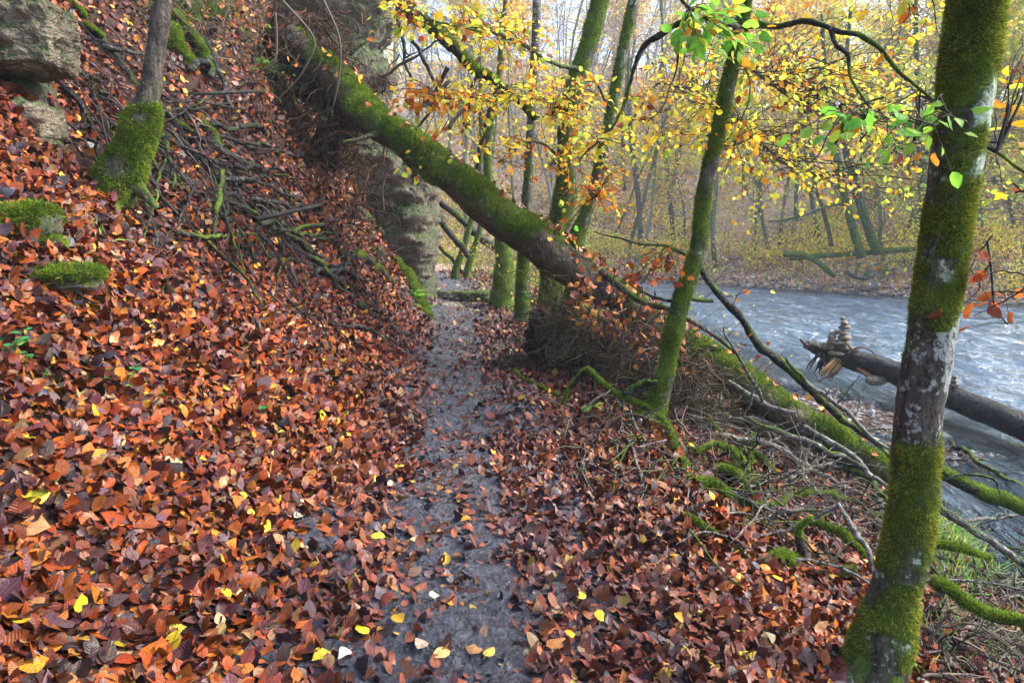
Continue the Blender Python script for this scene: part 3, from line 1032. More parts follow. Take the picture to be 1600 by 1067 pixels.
big, q, r = stand('beech_tree', 'large leaning mossy beech with white lichen patches, nearest at right', [(1345, 1130, 2.5, 190), (1358, 1075, 2.5, 150), (1378, 1000, 2.5, 126), (1398, 930, 2.5, 106), (1418, 850, 2.5, 98), (1428, 760, 2.5, 92), (1434, 650, 2.5, 90), (1450, 550, 2.5, 90), (1466, 450, 2.5, 90), (1480, 350, 2.5, 88), (1494, 250, 2.5, 94), (1508, 150, 2.5, 96), (1522, 40, 2.5, 98), (1536, -80, 2.5, 96), (1550, -300, 2.5, 88), (1560, -700, 2.5, 78)],
                  'bark_beech', 72, 240, rt_mask, barkdisp(.05, .03, 5, 8), 120000, .010, .42, seed=21, pal=PAL_Y)
for pts in ([(1300, 1090, 2.38, 26), (1335, 1055, 2.42, 42), (1365, 1010, 2.5, 60)], [(1395, 1110, 2.35, 44), (1388, 1060, 2.42, 60), (1385, 1000, 2.5, 70)]):
    P, R = wp(pts)
    m_, _, _ = limb_mesh(P, R, 16, 20, mossmask(.35, .2, s=4), barkdisp(.12, .05, 6, 2))
    obj('root', m_, M['bark_beech'], big)
def twigs_on(root, limbs, sprays, seed, size=.07, leafmat='foliage', name_l='limb', name_f='foliage', hi=2, maxd=1.5, mask=None, flat=.5):
    """limbs [(px,py,d,w)...] as parts, then leafy sprays reaching towards points of the listed regions"""
    rng = np.random.default_rng(seed)
    pts = []
    for k, L in enumerate(limbs):
        P, R = wp(L)
        m_, qq, _ = limb_mesh(P, R, 8, 40, mask or mossmask(.42, .35, s=k), barkdisp(.2, .2, 9, k), wob=.035)
        obj(name_l, m_, M['bark_dark'], root)
        pts.append(qq[5:])
    pts = np.concatenate(pts)
    tw, lf = MB(), MB()
    for (x0, y0, x1, y1, d0, d1, n, nl, pal) in sprays:
        for k in range(int(n*(1.4 if n > 9 else 1))):
            e = at(rng.uniform(x0, x1), rng.uniform(y0, y1), rng.uniform(d0, d1))
            dd = np.linalg.norm(pts-e, axis=1)
            a = pts[np.argsort(dd)[rng.integers(0, 4)]]
            if np.linalg.norm(a-e) > maxd:
                a = e+(a-e)*maxd/np.linalg.norm(a-e)*rng.uniform(.7, 1)
                i = np.argmin(np.linalg.norm(pts-a, axis=1))
                c0 = pts[i]
                tube(tw, spline(np.array([c0, (c0+a)/2+rng.normal(0, .06, 3)+[0, 0, .05], a]), 9), np.linspace(.007, .004, 9), 4, col=(.03, .022, .02), cap=False)
            elif np.linalg.norm(a-e) < .12:
                a = a+nrm(rng.normal(0, 1, 3))*.12
            spray(tw, lf, a, e, max(2, int(rng.normal(nl, nl*.3))), size*(1.7 if pal is FOL_G and size > .056 else 1), pal, rng, flat, hi=hi)
    obj('twigs', tw, M['twig'], root, kind='stuff')
    obj(name_f, lf, M[leafmat], root)
    return lf
twigs_on(big, [[(1466, 207, 2.48, 9), (1440, 203, 2.4, 7), (1424, 195, 2.36, 5), (1395, 186, 2.3, 3), (1350, 190, 2.25, 2.4)],
               [(1545, 222, 2.5, 8), (1570, 245, 2.45, 6), (1600, 266, 2.4, 5), (1660, 300, 2.35, 4)],
               [(1535, 380, 2.5, 5), (1548, 440, 2.45, 4), (1555, 480, 2.42, 3)],
               [(1470, -60, 2.5, 14), (1420, -40, 2.35, 8), (1360, -20, 2.3, 5)]],
         [(1290, 170, 1470, 220, 2.1, 2.4, 14, 4, FOL_G), (1590, 225, 1680, 330, 2.3, 2.6, 5, 3, FOL_Y),
          (1512, 390, 1560, 500, 2.35, 2.5, 7, 4, FOL_B), (1385, 0, 1470, 40, 2.3, 2.5, 5, 3, FOL_O), (1570, 20, 1640, 100, 2.4, 2.9, 6, 4, FOL_O)], 31, .055, maxd=.5)

# mossy sapling in the middle right
sap, q, r = stand('beech_sapling', 'slender bright mossy sapling leaning right beside the fallen trunk, carrying yellow leaves', [(1008, 665, 5.15, 74), (1022, 640, 5.2, 50), (1036, 600, 5.2, 40), (1044, 560, 5.2, 37), (1052, 520, 5.2, 36), (1064, 470, 5.2, 36), (1080, 425, 5.2, 34), (1092, 385, 5.2, 34), (1096, 345, 5.2, 31), (1101, 300, 5.2, 31), (1112, 250, 5.2, 31), (1127, 190, 5.2, 30), (1139, 130, 5.2, 29), (1150, 80, 5.2, 27), (1163, 20, 5.2, 23), (1176, -50, 5.2, 20), (1190, -200, 5.2, 15), (1200, -400, 5.2, 8)],
                  'bark_beech', 28, 150, mossmask(.72, 0, (-.18, 0, 0), .55, 5, 9, .3), barkdisp(.12, .05, 7, 5), 60000, .013, .40, seed=22)
twigs_on(sap, [[(1156, 46, 5.2, 12), (1134, 38, 5.0, 10), (1110, 30, 4.8, 8), (1090, 20, 4.6, 7), (1070, 0, 4.5, 6), (1040, -40, 4.4, 5)],
               [(1095, 24, 4.7, 9), (1061, 37, 4.9, 11), (1042, 52, 4.9, 11), (1008, 76, 5.0, 11), (990, 105, 5.0, 9), (982, 129, 5.0, 7), (974, 157, 5.0, 6), (953, 205, 5.0, 5), (911, 247, 5.0, 3)],
               [(1160, 42, 5.2, 13), (1195, 38, 5.0, 13), (1240, 36, 4.8, 12), (1270, 42, 4.7, 12), (1300, 54, 4.6, 11), (1335, 62, 4.6, 10), (1362, 74, 4.6, 9), (1385, 102, 4.6, 8), (1420, 130, 4.5, 7), (1462, 160, 4.5, 5)],
               [(1290, 50, 4.62, 10), (1297, 72, 4.6, 9), (1316, 88, 4.6, 8), (1320, 108, 4.6, 7), (1336, 142, 4.5, 6), (1372, 178, 4.4, 4)],
               [(1066, 60, 4.9, 5), (1061, 95, 4.9, 4), (1052, 130, 4.9, 3.5), (1035, 160, 4.8, 3), (1008, 190, 4.8, 2)],
               [(1158, 85, 5.2, 5), (1168, 120, 5.1, 3.5), (1165, 155, 5.0, 3), (1161, 190, 5.0, 2)],
               [(1336, 145, 4.5, 4), (1312, 172, 4.4, 3), (1290, 212, 4.4, 3), (1272, 245, 4.4, 2.4), (1245, 270, 4.4, 1.6)],
               [(1150, 100, 5.3, 9), (1200, 130, 6.3, 8), (1260, 170, 7.3, 6), (1330, 200, 8.2, 5), (1410, 240, 8.8, 3)],
               [(1135, 160, 5.3, 8), (1185, 220, 6.5, 6), (1235, 262, 7.4, 5), (1310, 290, 8.2, 3)],
               [(1110, 250, 5.2, 7), (1150, 200, 6.3, 6), (1100, 150, 7.2, 5), (1030, 130, 7.8, 4), (980, 200, 7.9, 3)],
               [(1070, 400, 5.2, 7), (1060, 391, 5.15, 6), (1040, 382, 5.1, 5.5), (1005, 378, 5.0, 4.5), (960, 374, 4.9, 3.5), (930, 368, 4.85, 2.4)],
               [(1042, 385, 5.1, 4), (1028, 405, 5.0, 3.5), (1018, 425, 5.0, 3), (1007, 438, 5.0, 2)],
               [(1098, 420, 5.2, 12), (1118, 445, 5.2, 13), (1150, 480, 5.3, 15), (1180, 520, 5.35, 16), (1200, 550, 5.4, 17), (1245, 592, 5.5, 18), (1300, 640, 5.6, 16), (1345, 675, 5.6, 13), (1392, 712, 5.6, 9)],
               [(1122, 470, 5.3, 8), (1090, 468, 5.25, 9), (1050, 474, 5.2, 7), (1010, 455, 5.1, 5), (985, 440, 5.1, 3)]],
         [(1060, 0, 1185, 85, 4.3, 4.8, 16, 5, FOL_G), (1125, 20, 1185, 85, 4.7, 5.1, 7, 5, FOL_G), (1110, 0, 1480, 120, 5.2, 7.8, 52, 9, FOL_Y), (1090, 100, 1430, 200, 5.2, 7.8, 70, 9, FOL_Y),
          (1090, 190, 1400, 300, 5.2, 7.8, 60, 8, FOL_Y), (990, 140, 1130, 240, 4.8, 7.8, 34, 8, FOL_Y), (1000, 60, 1120, 150, 5.4, 7.8, 20, 7, FOL_Y),
          (900, 180, 1010, 260, 4.8, 5.6, 10, 7, FOL_Y), (980, 380, 1065, 440, 4.9, 5.2, 12, 6, FOL_B), (1130, 290, 1420, 345, 6.2, 8.4, 14, 6, FOL_Y),
          (1180, 540, 1215, 565, 5.3, 5.5, 2, 5, FOL_B), (1120, 420, 1200, 470, 5.2, 5.4, 3, 3, FOL_Y), (1400, 170, 1640, 330, 5.2, 7.8, 22, 7, FOL_Y)], 32, .058, maxd=1.2)

# small leaning tree on the left slope
g0 = ground_at(185, 318)
dl = float(g0[1])
lt_pts = [(128, 345, dl, 130), (150, 322, dl, 112), (172, 300, dl, 96), (195, 262, dl, 80), (212, 220, dl, 68), (224, 185, dl, 58), (231, 158, dl, 46), (238, 120, dl, 40), (244, 80, dl, 36), (250, 35, dl, 34), (257, -20, dl, 33), (266, -120, dl, 30), (280, -350, dl, 24)]
lf_tree, q, r = stand('young_tree', 'leaning young tree with a thick green moss sleeve on the left slope', lt_pts, 'bark_beech', 36, 120,
                      mossmask(.66, 0, (0, 0, 0), .45, 7, 12, -.2, lambda V, N, t: -1.0*ss(EYE+(360-185)/F*dl, EYE+(360-125)/F*dl, V[:, 2]+.10*fbm(V*9, 2, 93)+.05*fbm(V*30, 2, 94))), barkdisp(.10, .05, 7, 6), 70000, .016, .4, seed=23)
for pts in ([(165, 300, dl, 60), (130, 300, dl-.02, 34), (100, 312, dl-.1, 20), (80, 330, dl-.2, 8)], [(170, 305, dl, 60), (180, 335, dl-.15, 30), (190, 362, dl-.35, 14), (200, 385, dl-.5, 6)], [(150, 310, dl, 60), (140, 345, dl-.2, 34), (120, 372, dl-.4, 12)], [(195, 270, dl, 40), (222, 300, dl+.0, 26), (245, 325, dl, 12)]):
    P, R = wp(pts)
    m_, _, _ = limb_mesh(P, R, 12, 18, mossmask(.45, .2, s=4), barkdisp(.12, .05, 6, 2))
    obj('root', m_, M['bark_beech'], lf_tree)

# ------------------------------------------------------------------ trees behind the fallen trunk
def gbase(pts):
    """let the lowest point of a px stem reach the ground"""
    a, b, d, w_ = pts[0]
    p = at(a, b, d)
    g = hz(p[0], p[1])-.1
    b2 = 360+(EYE-g)*F/d
    if b2 > b:
        return [(a-(b2-b)*.03, b2, d, w_*1.25)]+pts
    return pts
mid = []
def midtree(label, pts, limbs, sprays, seed, moss=.35, lich=.4, tufts=12000, lowmoss=.5, zt=1.4):
    root, q, r = stand('riverside_tree', label, gbase(pts), 'bark_beech', 20, 110, mossmask(moss+.1, 0, (-.25, -.05, 0), .5, 3, seed, lich, lambda V, N, t: lowmoss*(1-ss(zt-.6, zt+.3, V[:, 2]))), barkdisp(.1, .05, 5, seed), tufts, .022, .45, seed=seed, group='trees behind the fallen trunk')
    if limbs:
        twigs_on(root, limbs, sprays, seed+100, .062, maxd=1.4)
    return root
midtree('stout pale barked tree with mossy base rising behind the middle of the fallen trunk', [(866, 400, 8.5, 52), (878, 330, 8.5, 46), (888, 270, 8.5, 44), (886, 215, 8.5, 40), (890, 170, 8.5, 36), (903, 120, 8.5, 36), (920, 70, 8.5, 36), (936, 10, 8.5, 34), (952, -60, 8.5, 32), (980, -300, 8.5, 26)],
        [[(905, 110, 8.4, 9), (865, 100, 7.8, 8), (820, 70, 7.0, 7), (760, 50, 6.4, 5), (690, 30, 6.0, 4), (630, 18, 5.8, 2.4)],
         [(890, 165, 8.4, 9), (845, 150, 7.6, 7), (790, 160, 7.0, 6), (730, 150, 6.4, 4), (665, 140, 6.1, 2.4)],
         [(888, 250, 8.4, 6), (850, 230, 7.8, 5), (820, 220, 7.2, 4), (790, 250, 6.9, 3)]],
        [(600, 0, 760, 70, 5.8, 6.8, 26, 8, FOL_Y), (700, 0, 860, 130, 6.0, 7.6, 34, 8, FOL_Y), (600, 120, 740, 180, 5.8, 6.6, 18, 7, FOL_O), (700, 110, 850, 240, 6.0, 7.4, 38, 8, FOL_Y), (620, 230, 700, 275, 6.4, 7.0, 5, 5, FOL_O), (790, 230, 860, 310, 6.6, 7.4, 8, 6, FOL_O)], 41)
midtree('straight dark barked riverside tree leaning right, next behind the stout mossy one', [(900, 385, 9.3, 34), (912, 345, 9.3, 28), (930, 290, 9.3, 25), (945, 225, 9.3, 24), (958, 160, 9.3, 22), (970, 100, 9.3, 22), (982, 40, 9.3, 20), (992, -20, 9.3, 19), (1010, -200, 9.3, 15)],
        [[(955, 170, 9.2, 6), (930, 130, 8.6, 5), (900, 140, 8.0, 4), (860, 180, 7.4, 3)],
         [(948, 215, 9.2, 6), (920, 230, 8.6, 5), (890, 240, 7.8, 4), (860, 260, 7.4, 3)],
         [(940, 250, 9.2, 5), (950, 280, 8.2, 4), (930, 310, 7.6, 3)]],
        [(840, 110, 960, 200, 6.8, 8.2, 40, 8, FOL_Y), (860, 190, 980, 260, 6.8, 8.2, 24, 8, FOL_Y), (880, 260, 985, 335, 7.0, 8.2, 22, 7, FOL_O), (840, 330, 930, 400, 7.4, 8.4, 5, 4, FOL_G)], 42)
midtree('thin dark upright tree behind the hanging yellow leaves, left of the stout mossy tree', [(818, 420, 10.5, 26), (822, 330, 10.5, 20), (828, 240, 10.5, 19), (832, 160, 10.5, 18), (836, 80, 10.5, 17), (840, -20, 10.5, 16), (845, -250, 10.5, 12)], [], [], 43, .1)
midtree('mossy tree base with two stems standing right of the stone step', [(786, 440, 12.6, 44), (788, 400, 12.6, 34), (775, 330, 12.6, 20), (762, 260, 12.6, 17), (768, 190, 12.6, 14), (780, 120, 12.6, 12), (790, 0, 12.6, 9)], [], [], 44, .4, .4, 9000, .6, 1.6)
midtree('left of the paired slim mossy stems beside the far path', [(712, 424, 15.5, 16), (722, 395, 15.5, 13), (735, 350, 15.5, 12), (748, 290, 15.5, 10), (752, 200, 15.5, 9), (750, 80, 15.5, 7)], [], [], 45, .5, .3, 4000)
midtree('right of the paired slim mossy stems beside the far path', [(730, 424, 15.8, 15), (740, 390, 15.8, 12), (752, 350, 15.8, 11), (764, 270, 15.8, 10), (776, 160, 15.8, 8), (785, 20, 15.8, 6)], [], [], 46, .5, .3, 4000)
# dead leaning timber around and behind the trunk
stick('dead_limb', 'mossy dead limb sloping down through the yellow leaves above the fallen trunk', 'dead limb', [(596, -14, 24), (645, 20, 22), (690, 56, 20), (730, 95, 18), (790, 142, 16), (820, 170, 13), (838, 188, 11)], .35, depth=[7.6, 7.4], side=12, tufts=6000, blade=.02, seed=2)
DL = ['upper left of the bare poles leaning up from the root plate', 'second bare pole leaning up beside the root plate', 'thick bare pole propped on the mossy trunk under orange leaves', 'short pole stub right of the thick propped pole', 'long pole crossing behind the fallen trunk top', 'pole slanting down right behind the orange leaves', 'steep pole among the yellow leaves above the trunk', 'thin pole slanting up below the mossy dead limb', 'nearly upright dark pole at the top, under the dead limb', 'dark upright pole nearest the thin dark tree']
for k, (pts, dd) in enumerate([([(548, 89, 6), (598, 29, 5)], 7.9), ([(595, 76, 5), (627, 29, 5)], 7.9), ([(658, 168, 9), (708, 129, 7)], 8.0), ([(703, 200, 6), (729, 163, 5)], 8.3), ([(700, 110, 7), (655, 200, 5)], 8.6), ([(640, 60, 6), (700, 160, 5)], 8.8), ([(745, 90, 5), (720, 210, 5)], 8.8), ([(600, 120, 5), (690, 60, 4)], 8.8), ([(620, 10, 6), (640, 130, 5)], 9.2), ([(770, 150, 6), (742, 260, 6)], 9.4)]):
    stick('dead_pole', DL[k], 'dead pole', pts, .12, depth=[dd, dd+.2], group='dead poles in the thicket', seed=k)
for k, (pts, dd, lb) in enumerate([([(674, 325, 9), (700, 360, 11), (735, 402, 12)], 15, 'grey fallen pole leaning behind the cliff, upper one of two'), ([(668, 372, 5), (700, 400, 6), (725, 425, 6)], 15.5, 'thin grey fallen pole near the ground behind the cliff'), ([(690, 318, 10), (760, 378, 12), (800, 412, 13)], 16, 'long grey fallen trunk seen behind the slim mossy stems')]):
    stick('fallen_pole', lb, 'fallen pole', pts, .1, depth=[dd, dd], seed=k+40, group='fallen poles behind the cliff')

# ------------------------------------------------------------------ limestone: cliff, outcrop, ledges, step
c0 = (-2.55, 13.1, 1.6)
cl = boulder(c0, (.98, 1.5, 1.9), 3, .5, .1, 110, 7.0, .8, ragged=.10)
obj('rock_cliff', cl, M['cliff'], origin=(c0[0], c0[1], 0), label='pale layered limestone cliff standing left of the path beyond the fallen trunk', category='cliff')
c1 = (-4.05, 13.9, 4.9)
obj('rock_cliff', boulder(c1, (1.45, 1.5, 2.7), 5, .5, .2, 90, 5.0, .9, ragged=.14), M['rock_mossy'], origin=(c1[0], c1[1], 2.4), label='dark mossy upper cliff block half hidden behind the hanging roots', category='cliff')
def rock_px(px, py, wpx, hpx, depth, seed, label, matk='rock', strata=.6, power=5, cat='rock', thick=.8, rotz=.2, dn=None, n=26, rough=1.0, name='rock', group=None, tilt=(0, 0), ragged=0.0, tufts=0):
    p = at(px, py, depth)
    h = (wpx/2*depth/F, wpx/2*depth/F*thick, hpx/2*depth/F)
    if tufts:
        c_ = p+np.array([0, h[1]*.6, 0])
        bm_ = boulder(c_, h, seed, strata, rotz, n, power, rough, tilt, ragged)
        V_ = np.concatenate(bm_.V)
        N_ = nrm((V_-c_)/np.array(h)**1.3)
        root = empty(name, tuple(p-np.array([0, 0, h[2]])), label=label, category=cat, group=group)
        obj('stone', bm_, M[matk], root)
        C_ = np.clip(.45+.5*N_[:, 2:3]+.35*fbm(V_*9, 2, seed)[:, None], 0, 1)*np.ones((1, 3))
        tb_ = MB()
        tuft(tb_, V_, N_, C_, tufts, .018, .003, np.random.default_rng(seed), .4, sides=n)
        obj('moss', tb_, M['moss'], root, smooth=False, kind='stuff')
        return root
    return obj(name, boulder(p+np.array([0, h[1]*.6, 0]), h, seed, strata, rotz, n, power, rough, tilt, ragged), M[matk], origin=tuple(p-np.array([0, 0, h[2]])), label=label, category=cat, group=group)
gl = ground_at(95, 260)[1]
rock_px(-2, 50, 140, 105, gl+.05, 61, 'big pale limestone block jutting from the slope at top left corner', strata=.3, n=90, thick=.8, ragged=.03, power=9)
rock_px(0, 140, 100, 80, gl+.35, 62, 'recessed rock under the overhanging limestone block, darkened in colour for its shade', 'rock_mossy', n=26)  # dark stone colour stands in for the shadow below the overhang
rock_px(8, 205, 110, 80, gl-.02, 63, 'lower flat topped limestone block beneath the overhang', strata=.3, n=80, thick=.8, ragged=.025, power=9)
def ground_rock(px, py, wpx, hpx, seed, label, matk='rock_mossy', **k):
    g = ground_at(px, py+hpx*.4)
    return rock_px(px, py, wpx, hpx, float(g[1])+.05, seed, label, matk, **k)
ground_rock(28, 350, 90, 60, 64, 'mossy green boulder poking from leaves at the left edge', power=2.6, strata=.3, tufts=16000)
ground_rock(62, 385, 50, 30, 65, 'small mossy stone just below the green boulder at left edge', power=2.6, strata=.3, tufts=8000)
ground_rock(65, 440, 130, 34, 66, 'long mossy rock ledge with dark hollow under it on left slope', power=4, tufts=12000)
ground_rock(15, 895, 0.1+70, 40, 67, 'dark earthy stone at left edge in the foreground leaves', 'rock_mossy', power=2.6, strata=.2)
# step across the far path
rock_px(742, 466, 44, 20, 13.0, 68, 'squared mossy stone forming the right end of the path step', 'rock_mossy', power=8, strata=.2, thick=.7, rotz=.1, tufts=3000)
rock_px(690, 460, 62, 10, 13.2, 69, 'long flat kerb slab laid across the path step', 'rock', power=8, strata=.2, thick=.35, rotz=-.05)
rock_px(702, 481, 40, 16, 12.2, 70, 'pale wet boulder below the path step', 'stone', power=2.6, strata=.2, thick=.8)
rock_px(672, 474, 34, 10, 12.4, 71, 'flat pale stone beside the wet boulder below the step', 'stone', power=3, strata=.2)
rock_px(738, 487, 20, 8, 12.0, 72, 'small dark stone in leaves under the squared step stone', 'stone', power=2.6, strata=.2)
for k, (a, b, w_, h_, lb) in enumerate([(826, 1025, 30, 26, 'grey pointed stone set in the path at bottom centre'), (1035, 1012, 44, 22, 'grey flat stone among purple leaves right of the path'), (1075, 960, 24, 10, 'pale small stone in the bare patch at lower right of the path'),
                                        (890, 942, 24, 14, 'bluish small stone beside the path edge among red leaves'), (782, 930, 22, 10, 'half buried whitish stone at right side of the path'), (1330, 1058, 70, 26, 'grey stone at the foot of the large mossy beech'), (560, 800, 26, 10, 'low grey stone in leaves left of the path')]):
    g = ground_at(a, b)
    s_ = float(g[1])
    obj('stone', boulder(g+np.array([0, 0, .0]), (w_/2*s_/F, w_/2*s_/F, h_/2*s_/F), 80+k, .2, k*.7, 18, 2.6), M['stone'], origin=tuple(g), label=lb, category='stone')
ground_rock(1082, 610, 50, 26, 90, 'lichen spotted stone behind the sapling foot', 'rock', power=2.6, strata=.2)

# ------------------------------------------------------------------ timber on the left slope
S = stick
S('dead_branch', 'dark branch running down from the limestone block past the young tree', 'branch', [(79, 87, 6), (113, 115, 7), (147, 129, 6), (173, 150, 6), (205, 184, 4)], .05, seed=1)
S('dead_branch', 'mossy dark branch lying above and left of the young tree', 'branch', [(129, 42, 10), (163, 71, 10), (194, 105, 9), (222, 140, 9)], .25, seed=2, tufts=1500)
S('dead_branch', 'short bright mossy branch near the top left edge of the slope', 'branch', [(100, -10, 8), (120, 15, 8), (136, 37, 7)], .55, seed=3, tufts=2500)
S('dead_branch', 'thin forked dark branch between limestone block and young tree', 'branch', [(112, 126, 4), (135, 157, 4), (146, 186, 3), (190, 226, 2)], .0, seed=4, twigs=4)
S('mossy_log', 'thick mossy log right of the young tree top, nearest the bright moss', 'log', [(268, 25, 15), (297, 52, 16), (315, 87, 15), (330, 131, 12)], .35, seed=5, tufts=5000)
S('mossy_log', 'fat bright green moss covered log end beside the upper thick log', 'log', [(262, 50, 26), (278, 80, 28), (302, 108, 16)], .95, seed=6, tufts=9000, blade=.02)
S('dead_branch', 'bluish bare branch lying against the thick mossy upper log', 'branch', [(310, 52, 7), (330, 92, 8), (344, 131, 8), (362, 184, 6)], .0, seed=7)
S('mossy_log', 'short mossy log just right of the green moss sleeve', 'log', [(246, 168, 9), (276, 194, 10), (298, 219, 9)], .5, seed=8, tufts=3000)
S('mossy_log', 'dark crooked log with mossy back in the upper middle of slope', 'log', [(310, 184, 15), (331, 218, 17), (355, 248, 15), (380, 262, 11), (412, 280, 8)], .3, seed=9, tufts=3500)
S('dead_branch', 'long thin dark twig bridging from moss sleeve to the root plate', 'branch', [(257, 176, 3), (315, 176, 3), (373, 186, 3), (420, 190, 2)], .0, lift=8, seed=10)
S('dead_branch', 'thin upward slanting twig crossing the long bridging twig', 'branch', [(262, 210, 3), (315, 178, 3), (360, 158, 3), (402, 138, 2)], .0, lift=9, seed=11)
S('dead_branch', 'reddish brown crooked branch running down right below the young tree', 'branch', [(232, 222, 7), (262, 258, 8), (300, 290, 9), (333, 333, 9), (366, 358, 9)], .02, seed=12)
S('dead_branch', 'dark blue wet branch crossing under the reddish crooked branch', 'branch', [(244, 278, 5), (289, 302, 5), (325, 318, 5), (375, 332, 3)], .0, seed=13)
S('dead_branch', 'thin root like branch below the moss sleeve foot', 'branch', [(190, 330, 4), (210, 362, 5), (230, 392, 5), (236, 412, 3)], .1, seed=14)
S('dead_branch', 'long slender branch falling from below moss sleeve toward the leaf bank', 'branch', [(196, 322, 3), (220, 350, 4), (250, 385, 4), (278, 408, 2)], .0, seed=15)
S('mossy_log', 'grey mossy log leaning down beside the hanging roots', 'log', [(543, 315, 13), (574, 347, 14), (608, 385, 12)], .2, seed=16, tufts=2500)
S('mossy_log', 'short rotten log with moss cap lying midway down the slope', 'log', [(530, 398, 15), (574, 415, 18), (614, 448, 13)], .3, seed=17, tufts=4000)
S('dead_log', 'dark bare log end pointing at the path from the left', 'log', [(555, 484, 9), (590, 501, 12), (634, 531, 12)], .04, seed=18)
mlog = S('mossy_log', 'bright green mossy log beside the path with a fern on it', 'log', [(616, 410, 16), (642, 444, 18), (658, 475, 18), (670, 497, 14)], .85, seed=19, tufts=9000, blade=.028)
S('mossy_log', 'small mossy log fragment above the fern log', 'log', [(585, 392, 9), (600, 402, 10), (612, 414, 9)], .5, seed=20, tufts=1500)
S('dead_branch', 'longest thin branch slanting down across the middle of the slope', 'branch', [(380, 345, 5), (419, 386, 6), (459, 449, 6), (498, 483, 5), (548, 540, 3)], .0, seed=21)
S('dead_branch', 'grey arching branch below the root plate at upper left', 'branch', [(422, 68, 5), (402, 92, 5), (396, 125, 4), (402, 150, 3)], .0, lift=6, seed=22)
S('dead_branch', 'dark branch lying on the cliff foot above the short rotten log', 'branch', [(560, 352, 4), (585, 378, 5), (608, 398, 4)], .0, seed=23)
S('dead_branch', 'low twiggy branch in the leaves near the foot of the slope', 'branch', [(440, 462, 4), (485, 505, 4), (520, 548, 3)], .0, seed=24, twigs=5)
rng = np.random.default_rng(5)
def sl_label(a, b, w_, tw_, m):
    z = ('beside the young tree' if a < 250 else 'below the crooked mossy log' if b < 290 else 'in the middle of the tangle' if a < 430 else 'near the cliff foot')
    return ('mossy' if m else 'bare')+(' thick' if w_ > 5.8 else ' slender' if w_ > 4.2 else ' very thin')+' stick '+('with twigs ' if tw_ else '')+'on left slope, '+z
for k in range(110):
    t = rng.random()
    a = 120+t*430+rng.normal(0, 34)
    b = 105+t*380+rng.normal(0, 44)
    L = rng.uniform(60, 210)
    an = math.radians(rng.normal(46, 20) if rng.random() < .6 else rng.uniform(-30, 120))
    e = (a+L*math.cos(an), b+L*math.sin(an))
    if e[0] > 640 or e[1] > 545: continue
    w_ = 3+7*rng.random()**1.5
    tw_, m_s = int(rng.integers(0, 4)), (.0 if rng.random() < .7 else .3)
    S('stick', sl_label(a, b, w_, tw_, m_s), 'stick', [(a, b, w_), ((a+e[0])/2+rng.normal(0, 5), (b+e[1])/2+rng.normal(0, 5), w_*.9), (e[0], e[1], w_*.5)], m_s, group='sticks in the slope tangle', lift=rng.uniform(.5, 4), seed=100+k, side=5, twigs=tw_)
bw = MB()
for k in range(620):
    t = rng.random()
    a = 90+t*500+rng.normal(0, 50)
    b = 80+t*400+rng.normal(0, 50)
    if not (0 < a < 660 and 10 < b < 540): continue
    g = ground_at(a, b, .015+.06*rng.random(), 1.5)
    if g[1] > 12: continue
    dr = np.array([1.0, -.25, -.85])*rng.choice([1, .6, .2, 0])+rng.normal(0, .7, 3)
    w0 = wander(g, dr, rng.uniform(.15, .75), 8, rng, .4, .25)
    gz = Hq(w0[:, 0], w0[:, 1])
    w0[:, 2] = np.maximum(w0[:, 2], gz+.008)
    w0[:, 2] = np.minimum(w0[:, 2], gz+.12)
    c = np.array([(.014, .011, .012), (.024, .017, .016), (.05, .03, .02), (.08, .062, .054), (.008, .007, .008)][rng.integers(5)])*rng.uniform(.7, 1.2)
    tube(bw, w0, np.linspace(rng.choice([.002, .003, .006, .012]), .0012, 8), 4, col=c, cap=False)
obj('brushwood', bw, M['twig'], origin=tuple(ground_at(340, 330)), kind='stuff', label='loose fine dead twigs strewn over the sticks of the left slope', category='brushwood')

# ------------------------------------------------------------------ timber on the right bank
S('mossy_branch', 'low mossy branch at the right path edge, left end of the arch', 'branch', [(806, 588, 7), (846, 610, 8), (878, 625, 6)], .5, seed=31, tufts=1500)
S('mossy_branch', 'arched mossy branch rising and falling in front of the twig tangle', 'branch', [(877, 625, 5), (893, 597, 7), (914, 576, 9), (928, 592, 11), (950, 608, 11), (982, 624, 11), (1026, 650, 10)], .6, depth=[5.45, 5.4, 5.3, 5.2, 5.1], seed=32, tufts=5000)
S('dead_log', 'short brown log stub pointing left from the sapling foot', 'log', [(975, 608, 11), (1003, 597, 13), (1031, 592, 11)], .15, depth=[5.1, 5.0], seed=33)
S('mossy_root', 'mossy root curving down in front of the sapling foot', 'root', [(1030, 655, 10), (1052, 680, 12), (1068, 712, 13), (1072, 742, 13)], .7, depth=[4.9, 4.6, 4.35, 4.2], seed=34, tufts=4000)
S('dead_branch', 'grey thin branch running down from leaves to the mossy root tip', 'branch', [(986, 640, 3), (992, 660, 5), (1011, 687, 6), (1032, 714, 6), (1053, 729, 5), (1074, 748, 4)], .0, depth=[4.9, 4.3], seed=35)
S('dead_branch', 'pale snapped stick slanting under the arched mossy branch', 'branch', [(908, 640, 4), (932, 622, 4), (953, 610, 3)], .0, depth=[4.95, 5.05], seed=36)
S('mossy_branch', 'upper of the two bright mossy branches lying down the right bank', 'branch', [(1103, 668, 11), (1142, 699, 13), (1174, 717, 12), (1204, 742, 11), (1240, 776, 9)], .9, seed=37, tufts=8000)
S('mossy_branch', 'lower of the two bright mossy branches lying down the right bank', 'branch', [(1142, 715, 11), (1168, 746, 13), (1200, 767, 12), (1234, 792, 10)], .9, seed=38, tufts=8000)
S('mossy_log', 'dark green round log end below the pair of bright mossy branches', 'log', [(1117, 737, 14), (1147, 751, 17), (1176, 782, 15)], .4, seed=39, tufts=4000)
